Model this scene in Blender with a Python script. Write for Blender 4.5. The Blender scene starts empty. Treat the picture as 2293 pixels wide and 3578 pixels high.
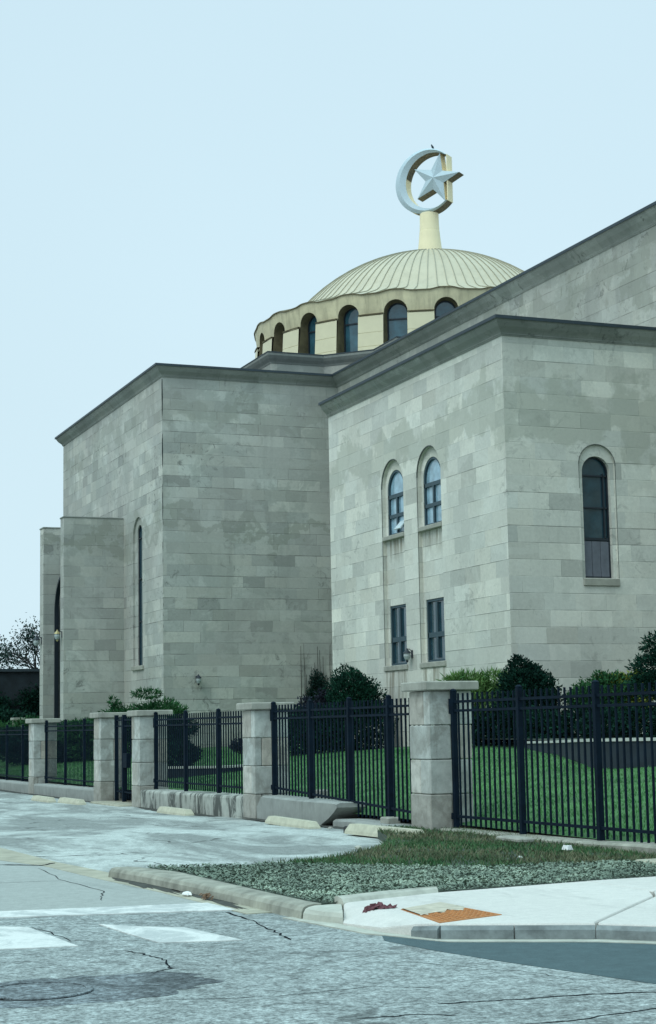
import bpy, math, random
import numpy as np
from mathutils import Vector, Matrix

# ------------------------------------------------------------------ camera, sky, sun, exposure
scene = bpy.context.scene
col = scene.collection
def rot_rows(yaw, pitch, roll):
    cy, sy = math.cos(yaw), math.sin(yaw)
    fwd = np.array([-sy*math.cos(pitch), cy*math.cos(pitch), math.sin(pitch)])
    r = np.array([cy, sy, 0.0]); u = np.cross(r, fwd)
    c, s = math.cos(roll), math.sin(roll)
    return c*r+s*u, -s*r+c*u, fwd
cr, cu, cf = rot_rows(-0.3795886, 0.1259048, -0.0176185)
cam_d = bpy.data.cameras.new('camera'); cam = bpy.data.objects.new('camera', cam_d); col.objects.link(cam)
cam.matrix_world = Matrix(((cr[0], cu[0], -cf[0], 0), (cr[1], cu[1], -cf[1], 0), (cr[2], cu[2], -cf[2], 1.6), (0, 0, 0, 1)))
cam_d.sensor_fit = 'HORIZONTAL'; cam_d.sensor_width = 36; cam_d.lens = 5936.8/2293*36
cam_d.clip_start = 0.1; cam_d.clip_end = 4000
scene.camera = cam

SUN_EL, SUN_AZ = math.radians(50), math.radians(246)      # azimuth clockwise from +Y
world = bpy.data.worlds.new('World'); scene.world = world; world.use_nodes = True
wn, wl = world.node_tree.nodes, world.node_tree.links
bg = wn['Background']
sky = wn.new('ShaderNodeTexSky'); sky.sky_type = 'NISHITA'; sky.sun_disc = False
sky.sun_elevation = SUN_EL; sky.sun_rotation = SUN_AZ; sky.dust_density = 4; sky.air_density = 1
bg.inputs['Strength'].default_value = 0.08
# flat overcast layer in front of the clear sky (as seen anywhere), slightly brighter at the horizon, raised overhead to light walls and ground
tc = wn.new('ShaderNodeTexCoord'); sep = wn.new('ShaderNodeSeparateXYZ'); wl.new(tc.outputs['Generated'], sep.inputs[0])
ramp = wn.new('ShaderNodeValToRGB'); wl.new(sep.outputs['Z'], ramp.inputs[0])
e = ramp.color_ramp.elements
e[0].position = 0.0; e[0].color = (8.9, 11.5, 12.6, 1)
e[1].position = 0.44; e[1].color = (8.1, 10.75, 12.1, 1)
for p_, c_ in ((.68, (11.0, 16.6, 18.2, 1)), (1.0, (12.5, 19.5, 21.5, 1))):
    q_ = ramp.color_ramp.elements.new(p_); q_.color = c_
ns = wn.new('ShaderNodeTexNoise'); ns.inputs['Scale'].default_value = 2.2; ns.inputs['Detail'].default_value = 3
wl.new(tc.outputs['Generated'], ns.inputs['Vector'])
mr = wn.new('ShaderNodeMapRange'); mr.inputs['To Min'].default_value = 0.94; mr.inputs['To Max'].default_value = 1.07
wl.new(ns.outputs[0], mr.inputs[0])
mul = wn.new('ShaderNodeVectorMath'); mul.operation = 'SCALE'; wl.new(ramp.outputs[0], mul.inputs[0]); wl.new(mr.outputs[0], mul.inputs['Scale'])
mx = wn.new('ShaderNodeMix'); mx.data_type = 'RGBA'; mx.inputs[0].default_value = 0.93
wl.new(sky.outputs[0], mx.inputs[6]); wl.new(mul.outputs[0], mx.inputs[7]); wl.new(mx.outputs[2], bg.inputs['Color'])

sd = bpy.data.lights.new('sun', 'SUN'); sd.energy = 1.0; sd.angle = math.radians(30); sd.color = (0.97, 1.0, 0.94)
sun = bpy.data.objects.new('sun', sd); col.objects.link(sun)
sdir = Vector((math.sin(SUN_AZ)*math.cos(SUN_EL), math.cos(SUN_AZ)*math.cos(SUN_EL), math.sin(SUN_EL)))
sun.rotation_euler = sdir.to_track_quat('Z', 'Y').to_euler()
scene.view_settings.view_transform = 'Standard'; scene.view_settings.look = 'None'
scene.view_settings.exposure = 0.0; scene.view_settings.gamma = 1.0

RNG = np.random.default_rng(7); random.seed(5)

# ------------------------------------------------------------------ materials
class NT:
    def __init__(s, name):
        s.m = bpy.data.materials.new(name); s.m.use_nodes = True
        s.n = s.m.node_tree.nodes; s.l = s.m.node_tree.links; s.b = s.n['Principled BSDF']
    def put(s, inp, v):
        if isinstance(v, bpy.types.NodeSocket): s.l.new(v, inp)
        elif v is not None: inp.default_value = v
    def node(s, t, **kw):
        nd = s.n.new(t)
        for k, v in kw.items(): setattr(nd, k, v)
        return nd
    def math(s, op, a, b=None, c=None):
        nd = s.node('ShaderNodeMath', operation=op)
        s.put(nd.inputs[0], a); s.put(nd.inputs[1], b)
        if c is not None: s.put(nd.inputs[2], c)
        return nd.outputs[0]
    def pos(s, scale=(1, 1, 1), uv=False):
        if uv: v = s.node('ShaderNodeTexCoord').outputs['UV']
        else: v = s.node('ShaderNodeNewGeometry').outputs['Position']
        mp = s.node('ShaderNodeMapping'); mp.inputs['Scale'].default_value = scale
        s.l.new(v, mp.inputs[0]); return mp.outputs[0]
    def noise(s, vec, scale, detail=5, rough=.55, dist=0.0):
        nd = s.node('ShaderNodeTexNoise'); s.l.new(vec, nd.inputs['Vector'])
        nd.inputs['Scale'].default_value = scale; nd.inputs['Detail'].default_value = detail
        nd.inputs['Roughness'].default_value = rough; nd.inputs['Distortion'].default_value = dist
        return nd.outputs[0]
    def ramp(s, v, a, b, lo=0.0, hi=1.0):
        nd = s.node('ShaderNodeMapRange'); s.put(nd.inputs[0], v)
        nd.inputs[1].default_value = a; nd.inputs[2].default_value = b
        nd.inputs[3].default_value = lo; nd.inputs[4].default_value = hi
        return nd.outputs[0]
    def mix(s, f, a, b, mode='MIX'):
        nd = s.node('ShaderNodeMix', data_type='RGBA', blend_type=mode)
        s.put(nd.inputs[0], f)
        s.put(nd.inputs[6], (*a, 1) if isinstance(a, tuple) and len(a) == 3 else a)
        s.put(nd.inputs[7], (*b, 1) if isinstance(b, tuple) and len(b) == 3 else b)
        return nd.outputs[2]
    def val(s, c, v):           # colour times value
        nd = s.node('ShaderNodeVectorMath', operation='SCALE'); s.put(nd.inputs[0], c); s.put(nd.inputs['Scale'], v)
        return nd.outputs[0]
    def bump(s, h, strength=.3, dist=.02):
        nd = s.node('ShaderNodeBump'); nd.inputs['Strength'].default_value = strength
        nd.inputs['Distance'].default_value = dist; s.l.new(h, nd.inputs['Height'])
        s.l.new(nd.outputs[0], s.b.inputs['Normal'])
    def done(s, colr, rough=.8, metal=0.0, spec=None):
        s.put(s.b.inputs['Base Color'], (*colr, 1) if isinstance(colr, tuple) and len(colr) == 3 else colr)
        s.put(s.b.inputs['Roughness'], rough); s.put(s.b.inputs['Metallic'], metal)
        if spec is not None: s.b.inputs['Specular IOR Level'].default_value = spec
        return s.m

def stone(name, c, grime=.5, purple=.3, course=.5, block=1.05, v0=.09, joint=.6, patch=.5, vary=.17, bands=(), drips=()):
    t = NT(name); uv = t.pos(uv=True); P = t.pos()
    sp = t.node('ShaderNodeSeparateXYZ'); t.l.new(uv, sp.inputs[0]); u, v = sp.outputs[0], sp.outputs[1]
    rv = t.math('DIVIDE', t.math('ADD', v, v0), course); row = t.math('FLOOR', rv); fv = t.math('FRACT', rv)
    wr = t.node('ShaderNodeTexWhiteNoise', noise_dimensions='1D'); t.l.new(row, wr.inputs['W'])
    ru = t.math('ADD', t.math('DIVIDE', u, block), wr.outputs[0]); cl = t.math('FLOOR', ru); fu = t.math('FRACT', ru)
    def cell(cx, k):
        cb = t.node('ShaderNodeCombineXYZ'); t.put(cb.inputs[0], cx); t.put(cb.inputs[1], row); t.put(cb.inputs[2], float(k))
        w = t.node('ShaderNodeTexWhiteNoise', noise_dimensions='3D'); t.l.new(cb.outputs[0], w.inputs['Vector']); return w
    w1 = cell(cl, 1); w2 = cell(t.math('FLOOR', t.math('DIVIDE', t.math('ADD', cl, wr.outputs[0]), 2.0)), 2)
    du = t.math('MULTIPLY', t.math('MINIMUM', fu, t.math('SUBTRACT', 1.0, fu)), block)
    dv = t.math('MULTIPLY', t.math('MINIMUM', fv, t.math('SUBTRACT', 1.0, fv)), course)
    fade = t.noise(P, .9, 4, .6)
    rr1 = t.node('ShaderNodeTexWhiteNoise', noise_dimensions='1D'); t.l.new(t.math('FLOOR', t.math('ADD', rv, .5)), rr1.inputs['W'])
    jv = t.math('MULTIPLY', t.ramp(dv, .006, .020, 1, 0), t.math('MULTIPLY', t.ramp(fade, .42, .6, .15, 1.0), t.ramp(rr1.outputs[0], 0, 1, .35, 1.25)))
    ju = t.math('MULTIPLY', t.ramp(du, .005, .014, 1, 0), t.ramp(t.noise(P, 1.7, 3), .50, .64, .0, .7))
    jt = t.math('MULTIPLY', t.math('MAXIMUM', jv, ju), joint)
    w3 = cell(cl, 7)
    tone = t.math('ADD', t.math('MULTIPLY', w1.outputs[0], vary), t.math('MULTIPLY', w2.outputs[0], vary))
    tone = t.math('ADD', tone, 1-vary)
    tone = t.math('ADD', tone, t.ramp(w3.outputs[0], .84, .86, 0, vary*.7))
    tone = t.math('SUBTRACT', tone, t.ramp(w3.outputs[0], .14, .12, 0, vary*.8))
    fine = t.ramp(t.noise(P, 9, 6, .7), .3, .7, .91, 1.09)
    base = t.val(t.mix(t.math('MULTIPLY', w1.outputs[0], .5), c, tuple(x*y for x, y in zip(c, (1.05, .98, .90)))), t.math('MULTIPLY', tone, fine))
    # weathering: large soft grime, blotches with crisp edges, clusters of dark lichen, streaks running down
    g1 = t.ramp(t.noise(P, .16, 4, .55, .4), .40, .60)
    bl = t.ramp(t.noise(P, .42, 10, .68, .5), .49, .535)
    blm = t.math('MULTIPLY', bl, t.ramp(w2.outputs[0], 0, 1, .45, 1.0))
    st = t.ramp(t.noise(t.pos((1.6, 1.6, .16)), 1.0, 6, .6), .54, .70)
    pit = t.math('MULTIPLY', t.ramp(t.noise(P, 2.2, 9, .75, 1.2), .55, .62), t.ramp(t.noise(P, .33, 3, .5), .50, .60))
    pale = t.ramp(t.noise(t.pos((1, 1, 1.6)), .7, 8, .65, .5), .54, .575)
    sz = t.node('ShaderNodeSeparateXYZ'); t.l.new(P, sz.inputs[0])
    base = t.mix(t.math('MULTIPLY', pale, patch*.5), base, tuple(min(.8, x*1.22) for x in c))
    base = t.mix(t.math('MULTIPLY', g1, grime*.6), base, tuple(x*.60 for x in c))
    base = t.mix(t.math('MULTIPLY', blm, patch*.62), base, (c[0]*.62, c[1]*.64, c[2]*.62))
    base = t.mix(t.math('MULTIPLY', st, grime*.5), base, tuple(x*.5 for x in c))
    base = t.mix(t.math('MULTIPLY', pit, min(1, patch*.95)), base, tuple(x*.36 for x in c))
    for (z0, half, k_) in bands:        # ragged stain courses at a height on the wall
        zz = t.math('ADD', sz.outputs[2], t.math('MULTIPLY', t.math('SUBTRACT', t.noise(P, .5, 8, .62), .5), 7.0))
        bm = t.ramp(t.math('ABSOLUTE', t.math('SUBTRACT', zz, z0)), half, half*.7, 0, 1)
        base = t.mix(t.math('MULTIPLY', bm, k_), base, (c[0]*.62, c[1]*.63, c[2]*.58))
    for (ax, u0, u1, z1, ln) in drips:   # runs below a sill
        uu = sz.outputs[ax]
        m1 = t.math('MULTIPLY', t.ramp(uu, u0, u0+.08), t.ramp(uu, u1, u1-.08))
        m2 = t.math('MULTIPLY', t.ramp(sz.outputs[2], z1+.02, z1-.03), t.ramp(sz.outputs[2], z1-ln, z1-ln*.2))
        dn = t.ramp(t.noise(t.pos((5, 5, .5)), 1.0, 5, .6), .42, .58)
        base = t.mix(t.math('MULTIPLY', t.math('MULTIPLY', m1, m2), t.math('MULTIPLY', dn, .75)), base, (c[0]*.34, c[1]*.30, c[2]*.24))
    pr_ = t.ramp(t.noise(P, .3, 2), .45, .62)
    base = t.mix(t.math('MULTIPLY', pr_, purple), base, (c[0]*.84, c[1]*.76, c[2]*.78))
    base = t.mix(jt, base, tuple(x*.24 for x in c))
    t.bump(t.math('SUBTRACT', t.math('MULTIPLY', t.noise(P, 14, 5), .25), t.math('MAXIMUM', jv, ju)), .5, .02)
    return t.done(base, .9, spec=.25)

def plain(name, c, rough=.7, metal=0, var=.12, sc=4, spec=None, streak=0, bumpv=0):
    t = NT(name); P = t.pos()
    v = t.ramp(t.noise(P, sc, 6, .6), .3, .7, 1-var, 1+var)
    b = t.val((*c, ) , v)
    if streak:
        s_ = t.ramp(t.noise(t.pos((3, 3, .3)), 1.0, 6, .65), .5, .68)
        b = t.mix(t.math('MULTIPLY', s_, streak), b, tuple(x*.3 for x in c))
    if bumpv: t.bump(t.noise(P, sc*6, 5), bumpv, .01)
    return t.done(b, rough, metal, spec)

def leafmat(name, a, b, sc=3.0):
    t = NT(name); P = t.pos()
    w = t.node('ShaderNodeTexWhiteNoise', noise_dimensions='3D')
    sn = t.node('ShaderNodeVectorMath', operation='SNAP'); t.l.new(P, sn.inputs[0]); sn.inputs[1].default_value = (.07, .07, .07)
    t.l.new(sn.outputs[0], w.inputs['Vector'])
    f = t.math('MULTIPLY_ADD', w.outputs[0], .45, t.ramp(t.noise(P, sc, 3), .35, .65, 0, .55))
    f = t.math('MULTIPLY', f, t.ramp(t.noise(P, .45, 5, .6), .38, .62, .45, 1.25))
    return t.done(t.mix(f, a, b), .85, spec=.12)

M = {}
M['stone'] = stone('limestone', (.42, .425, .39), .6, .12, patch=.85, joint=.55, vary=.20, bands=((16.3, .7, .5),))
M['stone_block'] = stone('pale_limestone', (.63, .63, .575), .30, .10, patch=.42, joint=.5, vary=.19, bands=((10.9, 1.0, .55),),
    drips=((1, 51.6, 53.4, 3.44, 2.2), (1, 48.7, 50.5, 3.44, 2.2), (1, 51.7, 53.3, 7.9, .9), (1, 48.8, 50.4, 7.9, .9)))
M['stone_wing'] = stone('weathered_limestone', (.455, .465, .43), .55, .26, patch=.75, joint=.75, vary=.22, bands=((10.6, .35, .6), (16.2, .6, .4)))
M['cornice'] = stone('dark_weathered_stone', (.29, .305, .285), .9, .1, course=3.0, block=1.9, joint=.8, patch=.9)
M['flashing'] = plain('flashing', (.035, .05, .062), .55, .3)
def pillar_mat():
    t = NT('pillar_stone'); P = t.pos()
    isl_ = t.node('ShaderNodeNewGeometry').outputs['Random Per Island']
    w = t.node('ShaderNodeTexWhiteNoise', noise_dimensions='1D'); t.l.new(isl_, w.inputs['W'])
    b = t.mix(isl_, (.48, .50, .47), (.50, .455, .39)); b = t.val(b, t.ramp(w.outputs[0], 0, 1, .66, 1.12))
    b = t.val(b, t.ramp(t.noise(P, 5, 7, .7), .35, .65, .82, 1.18))
    bl = t.ramp(t.noise(P, 1.7, 9, .7, .6), .50, .56); b = t.mix(t.math('MULTIPLY', bl, .42), b, (.21, .20, .17))
    st = t.ramp(t.noise(t.pos((5, 5, .6)), 1.0, 6, .6), .55, .7); b = t.mix(t.math('MULTIPLY', st, .4), b, (.16, .15, .13))
    t.bump(t.noise(P, 16, 6, .7), .5, .015); return t.done(b, .9, spec=.25)
M['pillar'] = pillar_mat()
M['cap'] = plain('pillar_cap_stone', (.34, .335, .29), .9, var=.2, sc=5, streak=.4)
M['sill'] = plain('sill_stone', (.33, .325, .28), .9, var=.15, sc=4)
M['cream'] = plain('cream_metal', (.68, .61, .42), .5, var=.05, sc=1.5)
M['cream_dim'] = plain('weathered_cream_panel', (.62, .55, .36), .6, var=.2, sc=1.3, streak=.4)
M['bronze'] = plain('stained_bronze', (.14, .115, .06), .7, var=.35, sc=3)
M['frame'] = plain('window_frame_paint', (.028, .06, .078), .5, var=.1)
M['darkframe'] = plain('dark_frame', (.012, .02, .03), .5, var=.1)
M['iron'] = plain('black_iron', (.003, .010, .020), .75, var=.3, sc=6, spec=.12)
M['pole'] = plain('pale_yellow_paint', (.92, .80, .53), .6, var=.04, sc=2)
M['face'] = plain('pale_blue_metal', (.50, .60, .66), .35, var=.06, sc=1.2)
M['under'] = plain('dark_soffit', (.16, .14, .10), .85, var=.5, sc=7)
M['mullion'] = plain('spandrel_panel', (.13, .14, .17), .6, var=.15, sc=5)
def glassmat(name, c, ior=1.7, rough=.06):
    t = NT(name); t.b.inputs['IOR'].default_value = ior
    P = t.pos(); nz = t.noise(P, 1.2, 2)
    t.bump(nz, .12, .05)
    return t.done(t.val(c, t.ramp(t.noise(P, 2.5, 3), .3, .7, .7, 1.3)), rough)
M['glass'] = glassmat('window_glass', (.02, .055, .075))
M['glass_skytone'] = glassmat('sky_reflection_glass', (.26, .40, .49))  # base colour lightened to paint in the sky reflected by the upper panes
M['glass_drum'] = glassmat('drum_glass', (.035, .11, .15))
M['brass'] = plain('brass', (.50, .40, .20), .35, .6)
M['lampglass'] = plain('milk_glass', (.36, .40, .40), .3)
M['sash'] = plain('pale_sash_glass', (.62, .72, .76), .3)
M['shadowline'] = plain('painted_shadow_line', (.10, .11, .10), .95, var=.4)  # dark colour standing in for shade along the window recess edges
M['bird'] = plain('dark_feathers', (.015, .03, .045), .8)
# dome roof with standing seams: seams are geometry, the sheet is plain
M['dome'] = plain('cream_roof_metal', (.56, .49, .35), .45, var=.07, sc=.8, streak=.12)
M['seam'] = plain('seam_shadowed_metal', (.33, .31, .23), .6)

def road(name, c, coarse=.35, patches=.5, crack=.6, fine_s=55, pale=1.25, stretch=(1, 1, 1)):
    t = NT(name); P = t.pos(stretch)
    g = t.ramp(t.noise(P, fine_s, 4, .8), .36, .64, 1-coarse, 1+coarse)
    g2 = t.ramp(t.noise(P, 9, 5, .7), .35, .65, 1-coarse*.7, 1+coarse*.7)
    big = t.ramp(t.noise(t.pos((1.0, .35, 1)), .55, 9, .68, .6), .45, .57)
    b = t.mix(t.math('MULTIPLY', big, patches), c, tuple(min(.85, x*pale) for x in c))
    dk = t.ramp(t.noise(t.pos((1.3, .4, 1)), .9, 9, .7, .9), .56, .66)
    b = t.mix(t.math('MULTIPLY', dk, patches*.55), b, tuple(x*.45 for x in c))
    b = t.val(b, t.math('MULTIPLY', g, g2))
    vo = t.node('ShaderNodeTexVoronoi', feature='DISTANCE_TO_EDGE'); vo.inputs['Scale'].default_value = .42
    ds = t.node('ShaderNodeVectorMath', operation='ADD'); t.l.new(P, ds.inputs[0])
    nn = t.node('ShaderNodeTexNoise'); nn.inputs['Scale'].default_value = 1.3; nn.inputs['Detail'].default_value = 6; t.l.new(P, nn.inputs['Vector'])
    sc = t.node('ShaderNodeVectorMath', operation='SCALE'); t.l.new(nn.outputs[1], sc.inputs[0]); sc.inputs['Scale'].default_value = 1.1
    t.l.new(sc.outputs[0], ds.inputs[1]); t.l.new(ds.outputs[0], vo.inputs['Vector'])
    cm = t.math('MULTIPLY', t.ramp(vo.outputs[0], .006, .016, 1, 0), t.ramp(t.noise(P, .35, 3), .5, .6, 0, crack))
    b = t.mix(cm, b, tuple(x*.12 for x in c))
    t.bump(t.noise(P, fine_s, 4, .8), .6, .012)
    return t.done(b, .9, spec=.3)
M['road'] = road('worn_asphalt', (.255, .28, .275), .55, .6, .6, 26)
M['side'] = road('pale_worn_road', (.36, .38, .36), .13, .35, .5, 60, 1.15)
M['lot'] = road('faded_lot_asphalt', (.245, .262, .25), .28, 1.0, .9, 40, 1.95)
M['newtar'] = road('new_asphalt', (.075, .115, .125), .16, .2, 0, 80, 1.1)
M['concrete'] = road('fresh_concrete', (.64, .61, .57), .07, .5, 0, 60, 1.10)
M['kerb'] = plain('old_kerb_concrete', (.30, .295, .245), .9, var=.4, sc=4, bumpv=.4, streak=.35)
M['kerb_pale'] = plain('pale_kerb_concrete', (.45, .45, .39), .9, var=.22, sc=5, bumpv=.3)
M['gutter'] = plain('gutter_concrete', (.38, .36, .28), .9, var=.25, sc=3, bumpv=.3)
M['crack'] = plain('road_crack', (.018, .022, .026), 1.0, spec=0.0)
M['earth'] = plain('earth', (.10, .085, .06), .95, var=.35, sc=3, bumpv=.4)
M['mulchbase'] = plain('dry_ground', (.05, .068, .05), .95, var=.4, sc=12, bumpv=.5)
M['lawn'] = plain('lawn_soil', (.05, .145, .042), .95, var=.45, sc=1.2, bumpv=.4)
def stained():
    t = NT('stained_wall_concrete'); P = t.pos()
    v = t.ramp(t.noise(P, 3, 6, .6), .3, .7, .8, 1.2); b = t.val((.40, .41, .37), v)
    s_ = t.ramp(t.noise(t.pos((1, 1.5, .5)), 1.3, 8, .7, .8), .47, .56)
    b = t.mix(t.math('MULTIPLY', s_, .88), b, (.045, .05, .045)); t.bump(t.noise(P, 18, 5), .3, .01); return t.done(b, .9)
M['wallconc'] = stained()
M['wallconc_b'] = plain('grey_wall_concrete', (.30, .31, .29), .9, var=.15, sc=3, streak=.3, bumpv=.3)
M['stop'] = plain('cream_wheel_stop', (.50, .48, .37), .85, var=.16, sc=6, bumpv=.3)
M['mat'] = plain('rust_orange_pad', (.42, .17, .055), .9, var=.25, sc=14)
M['matdirt'] = plain('dried_mud', (.50, .45, .36), .95, var=.25, sc=9)
M['dark_planter'] = plain('dark_planter_stone', (.012, .022, .034), .8, var=.3)
M['coping'] = plain('pale_coping', (.50, .51, .47), .8)
M['white'] = plain('white_plastic', (.8, .8, .78), .6)
M['brownleaf'] = plain('brown_leaf', (.13, .07, .035), .9, var=.4)
M['purple_rag'] = plain('dull_red_cloth', (.16, .065, .075), .95, var=.4, sc=20)
M['bark'] = plain('dark_bark', (.022, .022, .022), .9)
M['soot'] = plain('dark_door', (.012, .018, .024), .7)
M['farbrick'] = plain('dark_brick', (.014, .022, .028), .9, var=.4, sc=2)
def paint():
    t = NT('worn_road_paint'); P = t.pos((1, .6, 1))
    m = t.ramp(t.noise(P, 2.2, 9, .72, .6), .44, .56)
    g = t.ramp(t.noise(t.pos(), 38, 4, .8), .36, .6, 0, 1)
    f = t.math('MULTIPLY', t.math('ADD', t.math('MULTIPLY', m, .5), t.math('MULTIPLY', g, .22)), 1.0)
    return t.done(t.mix(f, (.72, .72, .69), (.30, .33, .33)), .8)
M['paint'] = paint()
M['leaf_dark'] = leafmat('dark_evergreen', (.003, .016, .014), (.012, .06, .035))
M['leaf_mid'] = leafmat('mid_green_juniper', (.015, .07, .03), (.06, .17, .06))
M['leaf_light'] = leafmat('light_green_juniper', (.04, .13, .045), (.17, .28, .09))
M['leaf_yellow'] = leafmat('yellow_green_shrub', (.14, .19, .035), (.34, .38, .07))
M['leaf_purple'] = leafmat('purple_barberry', (.012, .018, .032), (.04, .045, .062))
M['leaf_vine'] = leafmat('vine_leaf', (.01, .03, .03), (.03, .07, .05))
M['leaf_tree'] = leafmat('sparse_tree_leaf', (.012, .035, .035), (.03, .065, .05))
M['grass'] = leafmat('grass_blade', (.035, .15, .05), (.11, .27, .085), 1.2)
M['weed'] = leafmat('dry_weeds', (.07, .10, .055), (.22, .21, .13), .9)
M['gcover'] = leafmat('grey_groundcover', (.07, .10, .08), (.38, .46, .36), 2.0)

# ------------------------------------------------------------------ mesh helpers
class MB:
    def __init__(s): s.v = []; s.f = []; s.n = 0
    def add(s, V, F):
        V = np.asarray(V, float).reshape(-1, 3); s.v.append(V)
        s.f += [tuple(i+s.n for i in f) for f in F]; s.n += len(V)
    def box(s, a, b, top=None):
        x0, y0, z0 = a; x1, y1, z1 = b
        s.add([(x0,y0,z0),(x1,y0,z0),(x1,y1,z0),(x0,y1,z0),(x0,y0,z1),(x1,y0,z1),(x1,y1,z1),(x0,y1,z1)],
              [(0,3,2,1),(4,5,6,7),(0,1,5,4),(1,2,6,5),(2,3,7,6),(3,0,4,7)])
    def cbox(s, a, b, c=.015):          # box with all edges chamfered in plan and at the top
        x0, y0, z0 = a; x1, y1, z1 = b
        def ring(i, z): return [(x0+c+i,y0+i,z),(x1-c-i,y0+i,z),(x1-i,y0+c+i,z),(x1-i,y1-c-i,z),(x1-c-i,y1-i,z),(x0+c+i,y1-i,z),(x0+i,y1-c-i,z),(x0+i,y0+c+i,z)]
        s.loft([ring(c, z0), ring(0, z0+c), ring(0, z1-c), ring(c*.9, z1)])
    def loft(s, rings, caps=True, closed=True):
        k = len(rings[0]); V = [p for r in rings for p in r]; F = []
        for i in range(len(rings)-1):
            for j in range(k if closed else k-1):
                a, b = i*k+j, i*k+(j+1) % k
                F.append((a, b, b+k, a+k))
        if caps: F.append(tuple(reversed(range(k)))); F.append(tuple(range((len(rings)-1)*k, len(rings)*k)))
        s.add(V, F)
    def prism(s, poly, z0, z1):
        s.loft([[(x, y, z0) for x, y in poly], [(x, y, z1) for x, y in poly]])
    def tube(s, pts, rad, seg=6):
        pts = [Vector(p) for p in pts]; rad = rad if hasattr(rad, '__len__') else [rad]*len(pts); rings = []
        for i, p in enumerate(pts):
            d = (pts[min(i+1, len(pts)-1)]-pts[max(i-1, 0)]).normalized()
            a = d.orthogonal().normalized() if abs(d.z) > .9 else d.cross(Vector((0, 0, 1))).normalized()
            b = d.cross(a)
            rings.append([tuple(p+rad[i]*(a*math.cos(q)+b*math.sin(q))) for q in [2*math.pi*k/seg for k in range(seg)]])
        s.loft(rings)
    def lathe(s, prof, c, seg=24):
        s.loft([[(c[0]+r*math.cos(2*math.pi*k/seg), c[1]+r*math.sin(2*math.pi*k/seg), z) for k in range(seg)] for r, z in prof])
    def build(s, name, mat, parent=None, smooth=False, origin=None):
        V = np.concatenate(s.v) if s.v else np.zeros((0, 3))
        me = bpy.data.meshes.new(name)
        o = bpy.data.objects.new(name, me); col.objects.link(o)
        if parent is not None:
            o.parent = parent; W = V - ORI.get(parent.name, np.zeros(3))
            ORI[o.name] = ORI.get(parent.name, np.zeros(3))
        elif origin is not None:
            W = V - np.array(origin, float); o.location = origin; ORI[o.name] = np.array(origin, float)
        else: W = V
        me.from_pydata(W.tolist(), [], s.f); me.update()
        uv = me.uv_layers.new(name='UVMap')
        nl = len(me.loops); vi = np.empty(nl, int); me.loops.foreach_get('vertex_index', vi)
        pn = np.empty(len(me.polygons)*3); me.polygons.foreach_get('normal', pn); pn = abs(pn.reshape(-1, 3))
        lt = np.empty(len(me.polygons), int); me.polygons.foreach_get('loop_total', lt)
        ln = np.repeat(pn, lt, axis=0); P = V[vi]
        top = ln[:, 2] > .75; xf = (ln[:, 0] > ln[:, 1]) & ~top
        U = np.where(top, P[:, 0], np.where(xf, P[:, 1], P[:, 0])); Wv = np.where(top, P[:, 1], P[:, 2])
        uv.data.foreach_set('uv', np.stack([U, Wv], 1).ravel().astype(np.float32))
        me.materials.append(mat)
        if smooth: me.polygons.foreach_set('use_smooth', [True]*len(me.polygons))
        return o
ORI = {}
def empty(name, loc):
    o = bpy.data.objects.new(name, None); o.location = loc; o.empty_display_size = .3; col.objects.link(o)
    ORI[o.name] = np.array(loc, float); return o
def tag(o, label=None, cat=None, group=None, kind=None):
    if label: o['label'] = label
    if cat: o['category'] = cat
    if group: o['group'] = group
    if kind: o['kind'] = kind
    return o
def struct(mb, name, mat, **k): return tag(mb.build(name, mat, **k), kind='structure')

def smooth(t): t = max(0., min(1., t)); return t*t*(3-2*t)
ZP = [(-1e4, -.15), (22, -.15), (28, -.17), (33, -.24), (37, -.29), (45, -.33), (60, -.38), (1e5, -.4)]
def zg(y):
    return float(np.interp(y, [p[0] for p in ZP], [p[1] for p in ZP]))
def lawn_z(x, y):
    zt = np.interp(y, [20, 28, 42, 54, 70, 100], [1.05, 1.13, 1.16, .86, .82, .8])
    t = np.clip((x-11.9)/11.4, 0, 1.0)
    return .05 + np.clip(t, 0, 1)**.8*(zt-.05)

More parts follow.
